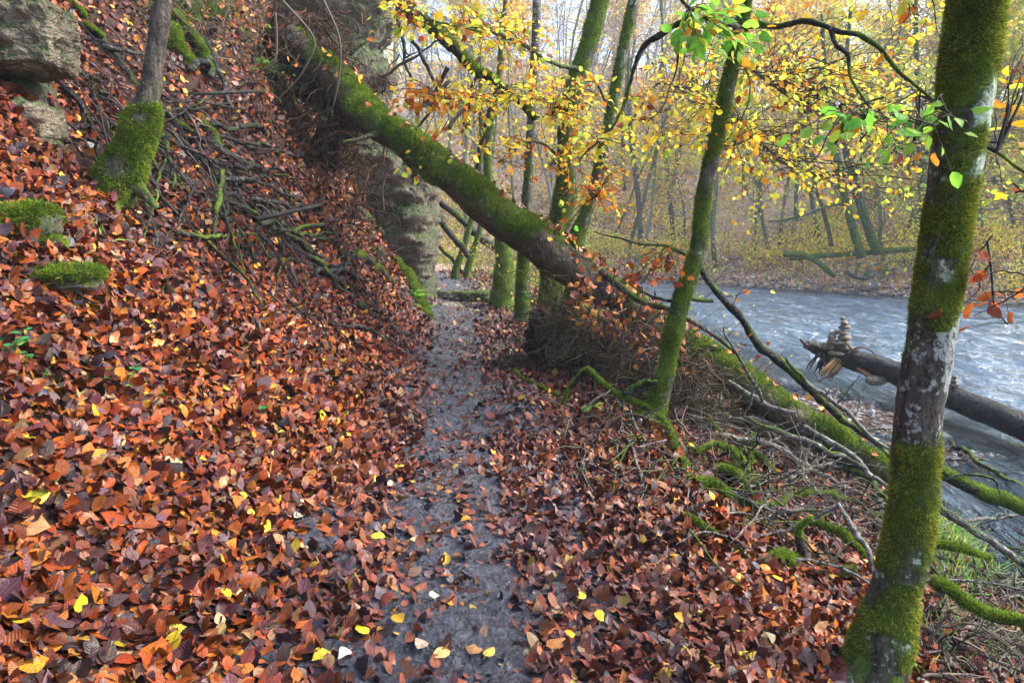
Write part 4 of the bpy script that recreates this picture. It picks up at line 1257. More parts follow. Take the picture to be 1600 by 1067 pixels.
S('mossy_log', 'broad mossy log along the lower edge of the leaf bank', 'log', [(1070, 756, 14), (1121, 773, 20), (1158, 792, 20), (1192, 802, 14)], .6, seed=40, tufts=7000)
S('mossy_branch', 'curved mossy branch hugging the trunk behind the sapling foot', 'branch', [(1063, 574, 10), (1080, 558, 12), (1100, 549, 12), (1126, 550, 7)], .75, depth=[6.0, 5.9], seed=41, tufts=4000)
S('dead_branch', 'pinkish bare branch lying on the fallen trunk toward the river', 'branch', [(1140, 598, 9), (1174, 620, 11), (1205, 634, 10), (1238, 650, 8)], .0, depth=[5.8, 5.6], seed=42)
S('dead_branch', 'upper of two long bare branches sloping to the large beech', 'branch', [(1255, 662, 8), (1290, 685, 10), (1322, 706, 10), (1353, 728, 10), (1392, 758, 9)], .0, depth=[5.3, 4.9], seed=43)
S('dead_branch', 'lower of two long bare branches sloping to the large beech', 'branch', [(1160, 652, 6), (1200, 662, 8), (1232, 675, 10), (1269, 690, 10), (1311, 710, 10), (1352, 732, 8)], .05, depth=[5.3, 5.2, 4.95], seed=44)
S('dead_branch', 'dark blue bare branch beside the mossy hanging branch over water', 'branch', [(1232, 557, 6), (1248, 583, 7), (1280, 612, 8), (1316, 640, 8), (1350, 674, 8), (1394, 708, 7)], .0, depth=[5.35, 5.3], seed=45, twigs=4)
S('dead_branch', 'thin grey upright dead branch standing against the river, right of sapling', 'branch', [(1192, 626, 6), (1174, 593, 6), (1153, 559, 5), (1132, 525, 4), (1127, 512, 3)], .0, depth=[5.5, 5.4], seed=46, twigs=6)
S('dead_branch', 'second thin grey dead branch leaning from the bank into view of water', 'branch', [(1168, 640, 5), (1176, 610, 4), (1180, 585, 3)], .0, depth=[5.4, 5.35], seed=47, twigs=2)
S('mossy_log', 'fat mossy log with upright stub in front of the large beech', 'log', [(1178, 868, 14), (1215, 874, 22), (1250, 872, 24), (1285, 880, 20), (1330, 882, 16)], .75, depth=[3.6, 3.5], seed=48, tufts=16000)
S('mossy_branch', 'upright mossy stub rising from the fat log left of large beech', 'branch', [(1250, 868, 20), (1246, 845, 14), (1252, 826, 11), (1270, 812, 9)], .5, depth=[3.5, 3.45], seed=49, tufts=3500)
S('dead_branch', 'steep grey wet branch falling just left of the large beech', 'branch', [(1308, 788, 7), (1325, 812, 9), (1340, 836, 11), (1358, 858, 11), (1361, 898, 9)], .0, depth=[3.6, 3.3], seed=50)
S('mossy_branch', 'mossy branch meeting the steep grey branch beside the large beech', 'branch', [(1265, 811, 9), (1300, 822, 13), (1322, 842, 15), (1345, 868, 13)], .45, depth=[3.7, 3.6], seed=51, tufts=4000)
S('dead_branch', 'lower grey lichened branch reaching left from the steep grey branch', 'branch', [(1316, 789, 6), (1290, 800, 7), (1260, 813, 7), (1225, 828, 6), (1178, 838, 5)], .0, depth=[3.6, 3.7], seed=52, twigs=6)
S('dead_branch', 'upper grey forked branch reaching left from the steep grey branch', 'branch', [(1312, 788, 5), (1285, 796, 6), (1256, 797, 6), (1216, 800, 6), (1196, 826, 5), (1182, 842, 4)], .0, depth=[3.65, 3.7], seed=53, twigs=6)
S('mossy_log', 'long bright mossy log running to lower right corner behind the beech', 'log', [(1448, 897, 17), (1495, 932, 20), (1547, 962, 20), (1605, 994, 20), (1700, 1045, 18)], .45, depth=[3.05, 2.9, 2.7], seed=54, tufts=12000, mat='bark_dark')
S('dead_branch', 'straight grey pole sloping right through the grass at right edge', 'branch', [(1462, 792, 11), (1495, 817, 13), (1521, 837, 13), (1555, 855, 13), (1605, 880, 13), (1700, 925, 12)], .05, depth=[3.9, 3.6], seed=55)
S('mossy_log', 'short flat mossy log just right of the large beech in the grass', 'log', [(1462, 852, 13), (1500, 853, 14), (1552, 868, 9)], .6, depth=[3.5, 3.45], seed=56, tufts=4000)
S('dead_branch', 'thick grey branch piece low right behind the beech foot', 'branch', [(1420, 980, 10), (1452, 998, 13), (1490, 1028, 11)], .0, seed=57)
S('dead_branch', 'crooked bare branch along the bottom right corner', 'branch', [(1402, 1008, 6), (1470, 1022, 7), (1530, 1036, 7), (1600, 1068, 5)], .0, seed=58, twigs=4)
S('mossy_log', 'dark mossy log lying at the water edge right of the beech', 'log', [(1466, 738, 20), (1508, 756, 24), (1550, 772, 24), (1605, 800, 24), (1710, 856, 22)], .4, depth=[4.75, 4.5], seed=59, tufts=9000)
S('dead_branch', 'slim curved branch arching over the mossy log at the water edge', 'branch', [(1476, 748, 4), (1500, 743, 5), (1530, 744, 5), (1556, 752, 4), (1567, 775, 3)], .2, depth=[4.3, 4.2], seed=60, twigs=2)
S('dead_branch', 'grey bent branch at the right edge below the mossy corner log', 'branch', [(1540, 1010, 8), (1570, 1030, 9), (1600, 1062, 8)], .0, seed=61)
S('dead_branch', 'long dark thin branch crossing behind beech at the bottom right', 'branch', [(1440, 903, 4), (1500, 904, 5), (1560, 912, 4), (1620, 925, 3)], .0, depth=[3.2, 3.0], seed=62, twigs=4)
S('dead_branch', 'small bent twiggy branch lying left of the fat mossy log', 'branch', [(1058, 858, 3), (1100, 838, 4), (1150, 852, 4), (1190, 880, 3)], .0, seed=63, twigs=3)
S('dead_branch', 'half buried mossy root piece in the right hand leaves', 'branch', [(1062, 815, 10), (1085, 822, 11), (1108, 838, 7)], .3, seed=64, tufts=1500)
S('dead_branch', 'fallen twig lying on the foreground leaves at lower left', 'branch', [(268, 985, 4), (300, 968, 4), (342, 946, 3)], .0, seed=65, lift=1.5)
S('dead_branch', 'short pale stick on the far path edge', 'branch', [(656, 541, 4), (672, 533, 4), (688, 526, 3)], .0, seed=66)
for k, (pts, ms, lb) in enumerate([
    ([(1085, 655, 7), (1150, 665, 9), (1225, 690, 9), (1300, 740, 7)], .05, 'long bare bough crossing behind the two bright mossy branches'),
    ([(1120, 690, 6), (1200, 712, 8), (1290, 760, 8), (1385, 800, 6)], .0, 'bare bough running level through the middle of the heap'),
    ([(1150, 640, 5), (1215, 700, 7), (1262, 765, 7), (1310, 830, 5)], .0, 'bare bough slanting steeply through the middle of the heap'),
    ([(1200, 800, 7), (1260, 785, 9), (1330, 800, 9), (1380, 830, 8)], .6, 'mossy bough arching over the forked grey branches'),
    ([(1215, 770, 5), (1275, 742, 6), (1340, 745, 6), (1400, 775, 5)], .0, 'grey bough arching beside the lower long bare branch'),
    ([(1090, 720, 9), (1130, 715, 11), (1160, 735, 11), (1182, 770, 8)], .7, 'mossy hooked root above the dark green log end'),
    ([(1180, 690, 6), (1175, 730, 7), (1165, 775, 6)], .5, 'upright mossy stem crossing the pair of bright branches'),
    ([(1230, 880, 5), (1300, 900, 6), (1370, 930, 6), (1400, 950, 4)], .0, 'bare bough lying low in front of the fat mossy log'),
    ([(1100, 760, 5), (1180, 800, 6), (1260, 850, 5)], .0, 'thin bough slanting to the stub of the fat mossy log'),
    ([(1240, 700, 10), (1300, 735, 12), (1350, 770, 12), (1395, 800, 9)], .3, 'dark half mossy bough under the two long bare branches'),
    ([(1450, 880, 7), (1500, 900, 9), (1560, 930, 9), (1640, 980, 8)], .1, 'bare bough above the long bright mossy corner log'),
    ([(1440, 950, 6), (1490, 985, 8), (1550, 1010, 8), (1640, 1040, 6)], .0, 'bare bough just below the long bright mossy corner log'),
    ([(1470, 830, 5), (1530, 822, 6), (1600, 815, 5)], .0, 'thin bough rising to the right over the grass'),
    ([(1480, 700, 7), (1530, 735, 8), (1600, 770, 8)], .3, 'thin mossy bough behind the water edge log')]):
    S('dead_bough', lb, 'bough', pts, ms, seed=700+k, lift=3.0, twigs=8, tufts=3500 if ms > .4 else 0, group='boughs of the right bank heap')
rng = np.random.default_rng(6)
for (lbl, grp, n, box, ang, wr) in ((' of the heap on the right bank', 'sticks on the right bank', 90, (1060, 640, 1400, 880), (40, 40), (2.0, 4.5)),
                                    (' of the heap behind the beech', 'sticks behind the large beech', 64, (1440, 860, 1600, 1060), (35, 30), (2.5, 6)),
                                    (' of the roots by the sapling', 'sticks by the sapling foot', 34, (900, 600, 1120, 740), (60, 45), (2, 4))):
    for k in range(n):
        a, b = rng.uniform(box[0], box[2]), rng.uniform(box[1], box[3])
        if b < 640+(a-1080)*.15 and a > 1080 and a < 1420: continue
        an = math.radians(rng.normal(*ang))
        L = rng.uniform(40, 130)
        e = (a+L*math.cos(an), b+L*math.sin(an))
        w_ = rng.uniform(*wr)
        m_s, tw_ = (0 if rng.random() < .7 else .35), int(rng.integers(0, 5))
        where = ('upper part' if b < box[1]+(box[3]-box[1])*.4 else 'middle' if b < box[1]+(box[3]-box[1])*.7 else 'lower part')
        side_ = 'left' if a < (box[0]+box[2])/2 else 'right'
        S('stick', ('mossy' if m_s else 'bare')+(' stout' if w_ > wr[0]*.5+wr[1]*.5 else ' thin')+(' twiggy' if tw_ > 1 else '')+' stick in the '+where+' '+side_+lbl, 'stick', [(a, b, w_), ((a+e[0])/2+rng.normal(0, 6), (b+e[1])/2+rng.normal(0, 6), w_*.9), (e[0], e[1], w_*.5)], m_s, group=grp, lift=rng.uniform(1, 7), seed=300+k, side=5, twigs=tw_)
bw = MB()
for k in range(1500):
    q = rng.random()
    if q < .55: a, b = rng.uniform(1060, 1420), 0
    elif q < .85: a, b = rng.uniform(1430, 1640), 0
    else: a, b = rng.uniform(880, 1080), 0
    b = {0: rng.uniform(600+(a-1060)*.28, 700+(a-1060)*.55)}.get(b) if q < .55 else (rng.uniform(880, 1070) if q < .85 else rng.uniform(600, 740))
    g = ground_at(a, b, .01+.09*rng.random()**2)
    if g[1] > 7.5 or g[2] < WATER: continue
    dr = rng.normal(0, 1, 3)+np.array([.5, -.2, 0]); dr[2] = dr[2]*.45
    w0 = wander(g, dr, rng.uniform(.12, .6), 8, rng, .55, .25)
    gz = Hq(w0[:, 0], w0[:, 1])
    w0[:, 2] = np.clip(w0[:, 2], gz+.008, gz+.2)
    c = np.array([(.03, .025, .024), (.07, .05, .038), (.13, .10, .08), (.10, .09, .05), (.018, .015, .018)][rng.integers(5)])*rng.uniform(.7, 1.2)
    tube(bw, w0, np.linspace(rng.choice([.002, .003, .005, .008]), .0012, 8), 4, col=c, cap=False)
obj('brushwood', bw, M['twig'], origin=tuple(ground_at(1200, 760)), kind='stuff', label='fine dead twigs matted over the roots and logs of the right bank', category='brushwood')

# ------------------------------------------------------------------ river log and cairn
RL = [(1258, 538, 11.3, 16), (1275, 543, 11.3, 28), (1300, 552, 11.2, 40), (1340, 564, 10.8, 46), (1400, 583, 10.2, 50), (1480, 618, 9.3, 52), (1545, 644, 8.6, 54), (1600, 667, 8.0, 58), (1700, 708, 7.3, 58), (1850, 775, 6.6, 56)]
q, r = smooth_stem(RL, 100)
rl = empty('river_log', tuple(q[-1]), label='dark wet bare log jutting over the river with stones stacked on it', category='log')
mb = MB()
V, N, C = tube(mb, q, r, 28, mask=mossmask(.0, 0, s=3, noise=.2, lich=.2), disp=barkdisp(.08, .04, 4, 14))
obj('trunk', mb, M['bark_wet'], rl)
sk = MB()
rng = np.random.default_rng(8)
for k in range(16):
    f = k/15
    p0 = at(1306+14*f, 560+5*f, 10.95)
    e = at(1284+20*f+rng.normal(0, 2), 586+4*math.sin(f*3)+rng.normal(0, 3), 10.75+.1*f)
    tube(sk, np.array([p0, (p0+e)/2, e]), [.030, .022, .006], 5, col=[(.34, .19, .07), (.24, .12, .045), (.10, .055, .03)][k % 3])
for k in range(9):
    p0 = at(1340+k*2, 576+k*.8, 10.6)
    e = at(1362+k*3, 592+rng.normal(0, 1.5), 10.3)
    tube(sk, np.array([p0, (p0+e)/2, e]), [.03, .03, .012], 5, col=[(.20, .10, .05), (.13, .07, .035)][k % 2])
for k in range(24):
    p0 = at(1275+rng.uniform(0, 40), 556+rng.uniform(-4, 10), 11.0)
    w0 = wander(p0, (rng.normal(-.5, .5), 0, -.8), rng.uniform(.2, .45), 6, rng, .5, .3)
    tube(sk, w0, np.linspace(.022, .005, 6), 5, col=(.022, .017, .016))
obj('splinters', sk, M['twig'], rl, kind='stuff')
tw = MB()
for pts in ([(1262, 540), (1250, 530), (1262, 545)], [(1330, 548), (1345, 542), (1362, 548), (1366, 556)], [(1310, 580), (1290, 590), (1278, 596)], [(1330, 545), (1322, 535)]):
    P = np.array([at(a, b, 10.8) for a, b in pts])
    tube(tw, spline(P, 10), np.linspace(.022, .01, 10), 5, col=(.08, .05, .04))
obj('twigs', tw, M['twig'], rl, kind='stuff')
cn = [(1321, 562, 42, 11, 'broad bottom slab of the cairn on the river log'), (1315, 553, 36, 10, 'second stone from the bottom of the cairn'), (1323, 545, 31, 9, 'third stone from the bottom of the cairn'), (1316, 536, 30, 9, 'fourth stone from the bottom of the cairn, pale and wide'),
      (1322, 528, 23, 9, 'fifth stone from the bottom of the cairn'), (1318, 520, 20, 8, 'sixth stone from the bottom of the cairn'), (1322, 512, 18, 8, 'third stone from the top of the cairn'), (1319, 505, 13, 7, 'second stone from the top of the cairn'), (1319, 498, 8, 7, 'pointed topmost stone of the cairn')]
for k, (a, b, w_, h_, lb) in enumerate(cn):
    rock_px(a+((k*37) % 5-2)*.8, b, w_, h_*.86, 10.95, 120+k, lb, 'stone', strata=0, power=2.7, rough=.45, cat='cairn stone', name='cairn_stone', group='stones of the river cairn', rotz=k, n=12, thick=.85)
rock_px(1301, 532, 12, 30, 11.0, 131, 'upright dark purple stone standing left of the cairn', 'stone', strata=.2, power=2.8, cat='stone', name='standing_stone', n=16)
rock_px(1291, 541, 12, 12, 11.05, 132, 'small dark stone at the foot of the upright stone', 'stone', strata=.2, power=2.6, cat='stone', name='stone', n=12)
for k, (a, b, w_, h_, lb) in enumerate([(1493, 602, 12, 6, 'bottom stone of the small second cairn behind the large beech'), (1492, 596, 10, 5, 'middle stone of the small second cairn behind the large beech'), (1493, 590, 8, 5, 'top stone of the small second cairn behind the large beech')]):
    rock_px(a, b, w_, h_+1.2, 9.15, 140+k, lb, 'stone', strata=.1, power=2.8, cat='cairn stone', name='cairn_stone', group='stones of the second cairn', rotz=k, n=10)
rock_px(1373, 596, 30, 14, 10.2, 150, 'grey angular stone leaning under the river log', 'stone', strata=.2, power=3, cat='stone', name='stone')
# gravel on the bars and the far beach
gr = MB()
rng = np.random.default_rng(9)
def pebbles(n, fx, size):
    k = 0
    while k < n:
        x, y = fx()
        z = hz(x, y)
        if z < WATER-.10: continue
        k += 1
        a = rng.normal(0, 1, (6, 3))
        base = np.array([(1, 0, 0), (-1, 0, 0), (0, 1, 0), (0, -1, 0), (0, 0, 1), (0, 0, -1)], float)*(1+rng.normal(0, .18, (6, 1)))
        s_ = size*math.exp(rng.normal(0, .5))
        base *= np.array([1, .75, .42])*s_
        th = rng.random()*6.28
        R_ = np.array([(math.cos(th), -math.sin(th), 0), (math.sin(th), math.cos(th), 0), (0, 0, 1)])
        V = base@R_.T+np.array([x, y, z+s_*.15])
        c = np.array([(.15, .14, .13), (.08, .075, .07), (.12, .085, .06), (.22, .21, .20), (.05, .05, .055)][rng.integers(5)])
        gr.add(V, [np.array([(0, 2, 4), (2, 1, 4), (1, 3, 4), (3, 0, 4), (2, 0, 5), (1, 2, 5), (3, 1, 5), (0, 3, 5)])], np.repeat(c[None], 6, 0))
pebbles(1100, lambda: (rng.normal(5.2, 1.0), rng.normal(9.8, 1.3)), .035)
pebbles(500, lambda: (rng.normal(5.9, 1.2), rng.normal(7.6, .4)), .022)
pebbles(300, lambda: (rng.normal(5.6, .7), rng.normal(11.3, .6)), .035)
def farbeach():
    i = rng.integers(1, 5)
    t = rng.random()
    p = FAR[i]*(1-t)+FAR[i+1]*t
    dd = FAR[i+1]-FAR[i]
    nn = np.array([dd[1], -dd[0]])/np.hypot(*dd)
    s_ = rng.uniform(-.3, 1.8)
    return p[0]+nn[0]*s_, p[1]+nn[1]*s_
pebbles(2600, farbeach, .09)
obj('gravel', gr, M['twig'], smooth=False, kind='stuff', label='grey river gravel on the bars and along the far shore', category='gravel', origin=(5.2, 9.6, WATER))

# ------------------------------------------------------------------ far bank: woods, logs, undergrowth
def grow(seed, height, r0, lean=.06, nb=26, first=.28, spread=.55, fine=True, leafn=0, pal=None, leafsize=.16, up=.9):
    """a slender riverside tree in its own space: (wood, crown twigs and leaves)"""
    rng = np.random.default_rng(seed)
    wood, crown = MB(), MB()
    d = np.array([rng.normal(0, lean), rng.normal(0, lean), 1])
    q = wander((0, 0, -.3), d, height, 16, rng, .16)
    tube(wood, q, np.linspace(1, .12, 16)**.9*r0, 7, mask=mossmask(.25, 0, s=seed, noise=.5, sc=1.2, extra=lambda V, N, t: .4*(1-ss(0, 2.5, V[:, 2]))))
    tips = []
    for k in range(nb):
        t = first+(1-first)*(k+rng.random())/nb
        i = min(int(t*15), 14)
        p = q[i]+(q[i+1]-q[i])*(t*15-i)
        th = rng.random()*6.283
        L = height*spread*(1.05-t)*rng.uniform(.45, 1.0)+.5
        dr = np.array([math.cos(th), math.sin(th), rng.uniform(.2, up)])
        b = wander(p, dr, L, 8, rng, .45, -.25)
        rb = max(.012, r0*(1.05-t)*.38)
        tube(crown, b, np.linspace(rb, .008, 8), 4, col=(.19, .165, .155), cap=False)
        for m in range(7 if fine else 4):
            j = rng.integers(2, 8)
            s = wander(b[j], nrm(b[min(j+1, 7)]-b[j-1])+rng.normal(0, .6, 3), L*rng.uniform(.25, .5), 5, rng, .5, -.2)
            tube(crown, s, np.linspace(.010, .005, 5), 3, col=(.19, .165, .155), cap=False)
            tips.append(s[1:])
            if fine:
                for w_ in range(3):
                    jj = rng.integers(1, 5)
                    s2 = wander(s[jj], nrm(s[min(jj+1, 4)]-s[jj-1])+rng.normal(0, .7, 3), L*.18+.2, 4, rng, .5, -.2)
                    tube(crown, s2, [.006, .0055, .005, .004], 3, col=(.24, .21, .20), cap=False)
                    tips.append(s2[1:])
    tips = np.concatenate(tips)
    lf = None
    if leafn:
        lf = MB()
        i = rng.integers(0, len(tips), leafn)
        clump = vn(tips[i]*.5+seed, 7)
        i = i[clump > -.25]
        m = len(i)
        P = tips[i]+rng.normal(0, .16, (m, 3))
        leaves(lf, P, rng.normal(0, 1, (m, 3))-[0, 0, .3], rng.normal(0, 1, (m, 3))*.8+[0, -.3, .6], leafsize*np.exp(rng.normal(0, .25, m)), .7, pick(pal, m, rng, .2), 1, .15, .3, .02, rng)
    return wood, crown, lf
FARY = [(34, (.85, .62, .06)), (20, (.80, .44, .05)), (22, (.68, .64, .12)), (16, (.30, .38, .06)), (8, (.42, .18, .04))]
FARG = [(26, (.36, .46, .09)), (28, (.60, .62, .12)), (24, (.80, .66, .08)), (6, (.5, .26, .05))]
FARO = [(30, (.74, .38, .06)), (25, (.84, .56, .07)), (15, (.38, .16, .05)), (10, (.42, .38, .08))]
protos = []
def proto(nm, cat, lb, *a, **k):
    wood, crown, lf = grow(*a, **k)
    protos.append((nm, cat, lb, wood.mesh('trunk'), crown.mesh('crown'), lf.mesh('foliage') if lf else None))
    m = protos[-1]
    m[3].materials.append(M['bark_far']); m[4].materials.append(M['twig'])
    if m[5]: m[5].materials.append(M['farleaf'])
proto('beech_tree', 'tree', 'yellow', 201, 17, .17, nb=34, leafn=3600, pal=FARY)
proto('beech_tree', 'tree', 'orange', 202, 15, .14, nb=32, leafn=3000, pal=FARO)
proto('beech_tree', 'tree', 'green', 203, 12, .12, nb=28, first=.15, leafn=5200, pal=FARG)
proto('bare_tree', 'tree', 'bare', 204, 18, .17, nb=30, first=.35)
proto('bare_tree', 'tree', 'bare', 205, 16, .12, nb=26, first=.4, lean=.12)
proto('bare_tree', 'tree', 'sparse', 206, 17, .15, nb=28, leafn=1500, pal=FARY)
used = set()
def plant_tree(pi, x, y, s, rot, lean=(0, 0), label=None, group=None):
    nm, cat, kind, w_, c_, l_ = protos[pi]
    root = empty(nm, (x, y, hz(x, y)), label=label, category=cat, group=group)
    root.rotation_euler = (lean[0], lean[1], rot)
    root.scale = (s, s, s)
    for part, me in (('trunk', w_), ('crown', c_), ('foliage', l_)):
        if me is None: continue
        o = bpy.data.objects.new(part, me)
        COL.objects.link(o)
        o.parent = root
    return root
rng = np.random.default_rng(77)
placed, info = [], []
tries = 0
while len(placed) < 190 and tries < 6000:
    tries += 1
    y = math.exp(rng.uniform(math.log(24), math.log(115)))
    x = rng.uniform(-.2, .95)*y
    if not inside(np.array([x]), np.array([y]), FARSIDE)[0]: continue
    df = float(pdist(np.array([x]), np.array([y]), FAR)[0])
    if df < 2.5: continue
    sep = 1.4+.026*y
    if any((x-a)**2+(y-b)**2 < sep**2 for a, b in placed): continue
    placed.append((x, y))
    left = x/y < .22
    if left: pi = rng.choice([3, 4, 5, 5, 1, 0], p=[.28, .26, .2, .12, .07, .07])
    else: pi = rng.choice([0, 1, 2, 3, 4, 5], p=[.26, .18, .14, .16, .12, .14])
    if df < 7 and not left and rng.random() < .5: pi = 2
    row = 'on the far bank' if df < 8 else 'low on far hillside' if df < 20 else 'midway up far hillside' if df < 40 else 'high on far hillside'
    t_ = x/y
    col_ = 'left of the sapling' if t_ < .27 else 'between sapling and large beech' if t_ < .62 else 'right of large beech'
    info.append((t_, pi, x, y, row, col_))
LB = ['yellow leaved beech', 'orange brown leaved beech', 'green leaved beech', 'bare leafless tree', 'bare leafless tree', 'sparsely leaved tall tree']
ORD = 'first second third fourth fifth sixth seventh eighth ninth tenth eleventh twelfth thirteenth fourteenth fifteenth sixteenth seventeenth eighteenth nineteenth twentieth twenty-first twenty-second twenty-third twenty-fourth'.split()
cnt_ = {}
for t_, pi, x, y, row, col_ in sorted(info):
    key = (LB[pi], row, col_)
    c_ = cnt_.get(key, 0); cnt_[key] = c_+1
    plant_tree(pi, x, y, rng.uniform(.75, 1.15), rng.random()*6.28, (rng.normal(0, .05), rng.normal(0, .05)), LB[pi]+' '+row+', '+ORD[min(c_, 23)]+' from left, '+col_, LB[pi]+'s across the river')
# paired leaning trunks and mossy logs on the far shore
def far_stem(name, label, pts, d, moss=.5, cat='tree', n=40, limbs=()):
    P = np.array([at(a, b, q_) for (a, b, w_), q_ in zip(pts, np.broadcast_to(d, len(pts)))])
    R = np.array([w_/2*q_/F for (a, b, w_), q_ in zip(pts, np.broadcast_to(d, len(pts)))])
    root = empty(name, tuple(P[0]), label=label, category=cat)
    m_, q, _ = limb_mesh(P, R, 12, n, mossmask(moss, .2, s=3, sc=1.0), barkdisp(.15, .08, 1.5, 3))
    obj('trunk', m_, M['bark_beech'], root)
    for L in limbs:
        P = np.array([at(a, b, d if np.isscalar(d) else d[0]) for (a, b, w_) in L])
        R = np.array([w_/2*(d if np.isscalar(d) else d[0])/F for (a, b, w_) in L])
        m_, _, _ = limb_mesh(P, R, 7, 24, mossmask(.5, .2, s=3, sc=1.0), wob=.05)
        obj('limb', m_, M['bark_beech'], root)
    return root
far_stem('leaning_tree', 'left of two leaning mossy trunks rising from the far shore', [(1346, 402, 16), (1338, 375, 13), (1328, 340, 12), (1318, 300, 12), (1308, 250, 11), (1300, 200, 9), (1290, 120, 7), (1284, 20, 5)], 29.5,
         limbs=[[(1320, 318, 5), (1296, 322, 5), (1262, 334, 5), (1226, 344, 4), (1200, 346, 3)], [(1310, 268, 5), (1296, 275, 5), (1276, 282, 5), (1268, 300, 4)]])
far_stem('leaning_tree', 'right of two leaning mossy trunks rising from the far shore', [(1372, 396, 17), (1362, 370, 14), (1348, 330, 13), (1336, 290, 12), (1326, 250, 11), (1318, 200, 9), (1322, 100, 7), (1330, 10, 5)], 30.0, limbs=[[(1330, 276, 5), (1350, 240, 4), (1380, 200, 3)]])
far_stem('leaning_tree', 'thin dark crooked tree left of the two leaning mossy trunks', [(1300, 385, 7), (1292, 350, 6), (1282, 315, 5), (1272, 285, 5), (1266, 240, 4), (1262, 150, 3)], 30.5)
far_stem('mossy_log', 'mossy log sloping down to the far shore like an arm', [(1225, 398, 8), (1250, 398, 9), (1272, 406, 9), (1290, 420, 9), (1304, 432, 8)], [29.5, 29.4, 29.3, 29.2, 29.1], .8, 'log')
far_stem('mossy_log', 'long level mossy log lying across the top of the far shore', [(1235, 404, 7), (1280, 400, 8), (1340, 396, 8), (1400, 391, 8), (1450, 388, 6)], 30.5, .8, 'log')
far_stem('river_snag', 'dark root tangle lying on the far gravel shore', [(1322, 424, 6), (1336, 432, 8), (1352, 434, 9), (1368, 426, 8)], 28.6, .1, 'snag', limbs=[[(1336, 432, 5), (1340, 418, 4), (1350, 408, 3)], [(1350, 434, 5), (1362, 415, 4), (1378, 410, 3)]])
far_stem('leaning_tree', 'pale slim trunk on the right, seen beyond the large beech', [(1440, 395, 10), (1438, 300, 9), (1436, 200, 8), (1432, 80, 7), (1430, -20, 6)], 34)
far_stem('leaning_tree', 'grey lichened trunk across the river right of the yellow leaves', [(1002, 385, 9), (998, 320, 8), (990, 250, 8), (984, 180, 7), (982, 90, 6), (985, -30, 5)], 40, .25)
far_stem('leaning_tree', 'pale double trunk across the river left of the sapling', [(1052, 380, 8), (1048, 320, 7), (1040, 240, 7), (1034, 160, 6), (1036, 60, 5), (1030, -40, 4)], 42, .2, limbs=[[(1046, 300, 5), (1062, 240, 5), (1068, 150, 4), (1064, 40, 3)]])

# undergrowth of the far bank and hillside, leaf carpet, all too many to count
rng = np.random.default_rng(88)
ug = MB()
def farpts(n, smin, smax, p=1.0):
    """points on the far side, spread along the bank and back up the hill"""
    t = rng.random(n)*4.6+.35
    i = np.clip(t.astype(int)+1, 1, len(FAR)-2)
    f = (t % 1)[:, None]
    q = FAR[i]*(1-f)+FAR[i+1]*f
    dd = FAR[i+1]-FAR[i]
    nn = np.stack([dd[:, 1], -dd[:, 0]], 1)/np.linalg.norm(dd, axis=1, keepdims=True)
    s = smin+(smax-smin)*rng.random(n)**p
    q = q+nn*s[:, None]+rng.normal(0, 1.2, (n, 2))
    ok = inside(q[:, 0], q[:, 1], FARSIDE) & (np.abs(q[:, 0]) < q[:, 1]*.95+4) & (q[:, 1] > 8)
    return q[ok]
q = farpts(120000, 1.2, 60, 1.6)
z = H(q[:, 0], q[:, 1]); N = Hn(q[:, 0], q[:, 1], .2)
m = len(q)
P = np.stack([q[:, 0], q[:, 1], z+.03], 1)
dist = q[:, 1]
LITF = [(14, (.38, .17, .08)), (26, (.52, .35, .24)), (6, (.16, .07, .04)), (14, (.46, .26, .07)), (6, (.56, .42, .10)), (8, (.16, .19, .06)), (26, (.55, .46, .42))]
leaves(ug, P, rng.normal(0, 1, (m, 3)), N+rng.normal(0, .35, (m, 3)), .07+.0028*dist, .75, pick(LITF, m, rng, .25), 1, .15, .3, .02, rng)
obj('leaf_litter', ug, M['farleaf'], kind='stuff', label='carpet of brown and golden leaves on the hillside across the river', category='leaf litter', origin=(15, 45, 5))
bs = MB(); bt = MB()
q = np.concatenate([farpts(1100, 2.0, 40, 1.5), farpts(700, 5, 50, .9)])
for (x, y) in q:
    h_ = rng.uniform(.7, 2.6)
    z0 = hz(x, y)
    pal = FARG if rng.random() < .5 else FARY
    if x/y < .2 and rng.random() < .5: continue
    ns = rng.integers(3, 7)
    for k in range(ns):
        w0 = wander((x+rng.normal(0, .3), y+rng.normal(0, .3), z0-.05), (rng.normal(0, .45), rng.normal(0, .45), 1), h_*rng.uniform(.6, 1.1), 7, rng, .4, .15)
        tube(bt, w0, np.linspace(.014, .005, 7), 3, col=(.08, .06, .05), cap=False)
        if rng.random() < .75:
            m = int(rng.integers(20, 60))
            i = rng.integers(2, 7, m)
            Pn = w0[i]+rng.normal(0, .26, (m, 3))*[1, 1, .7]
            leaves(bs, Pn, rng.normal(0, 1, (m, 3)), rng.normal(0, .7, (m, 3))+[0, -.3, .6], .075+.0012*y, .7, pick(pal, m, rng, .22), 1, .15, .3, .02, rng)
obj('undergrowth', bs, M['farleaf'], kind='stuff', label='yellow green leafy undergrowth along the far bank', category='undergrowth', origin=(15, 35, 1))
obj('undergrowth', bt, M['twig'], kind='stuff', label='thin bare stems of the undergrowth along the far bank', category='undergrowth', origin=(15, 35, 1))
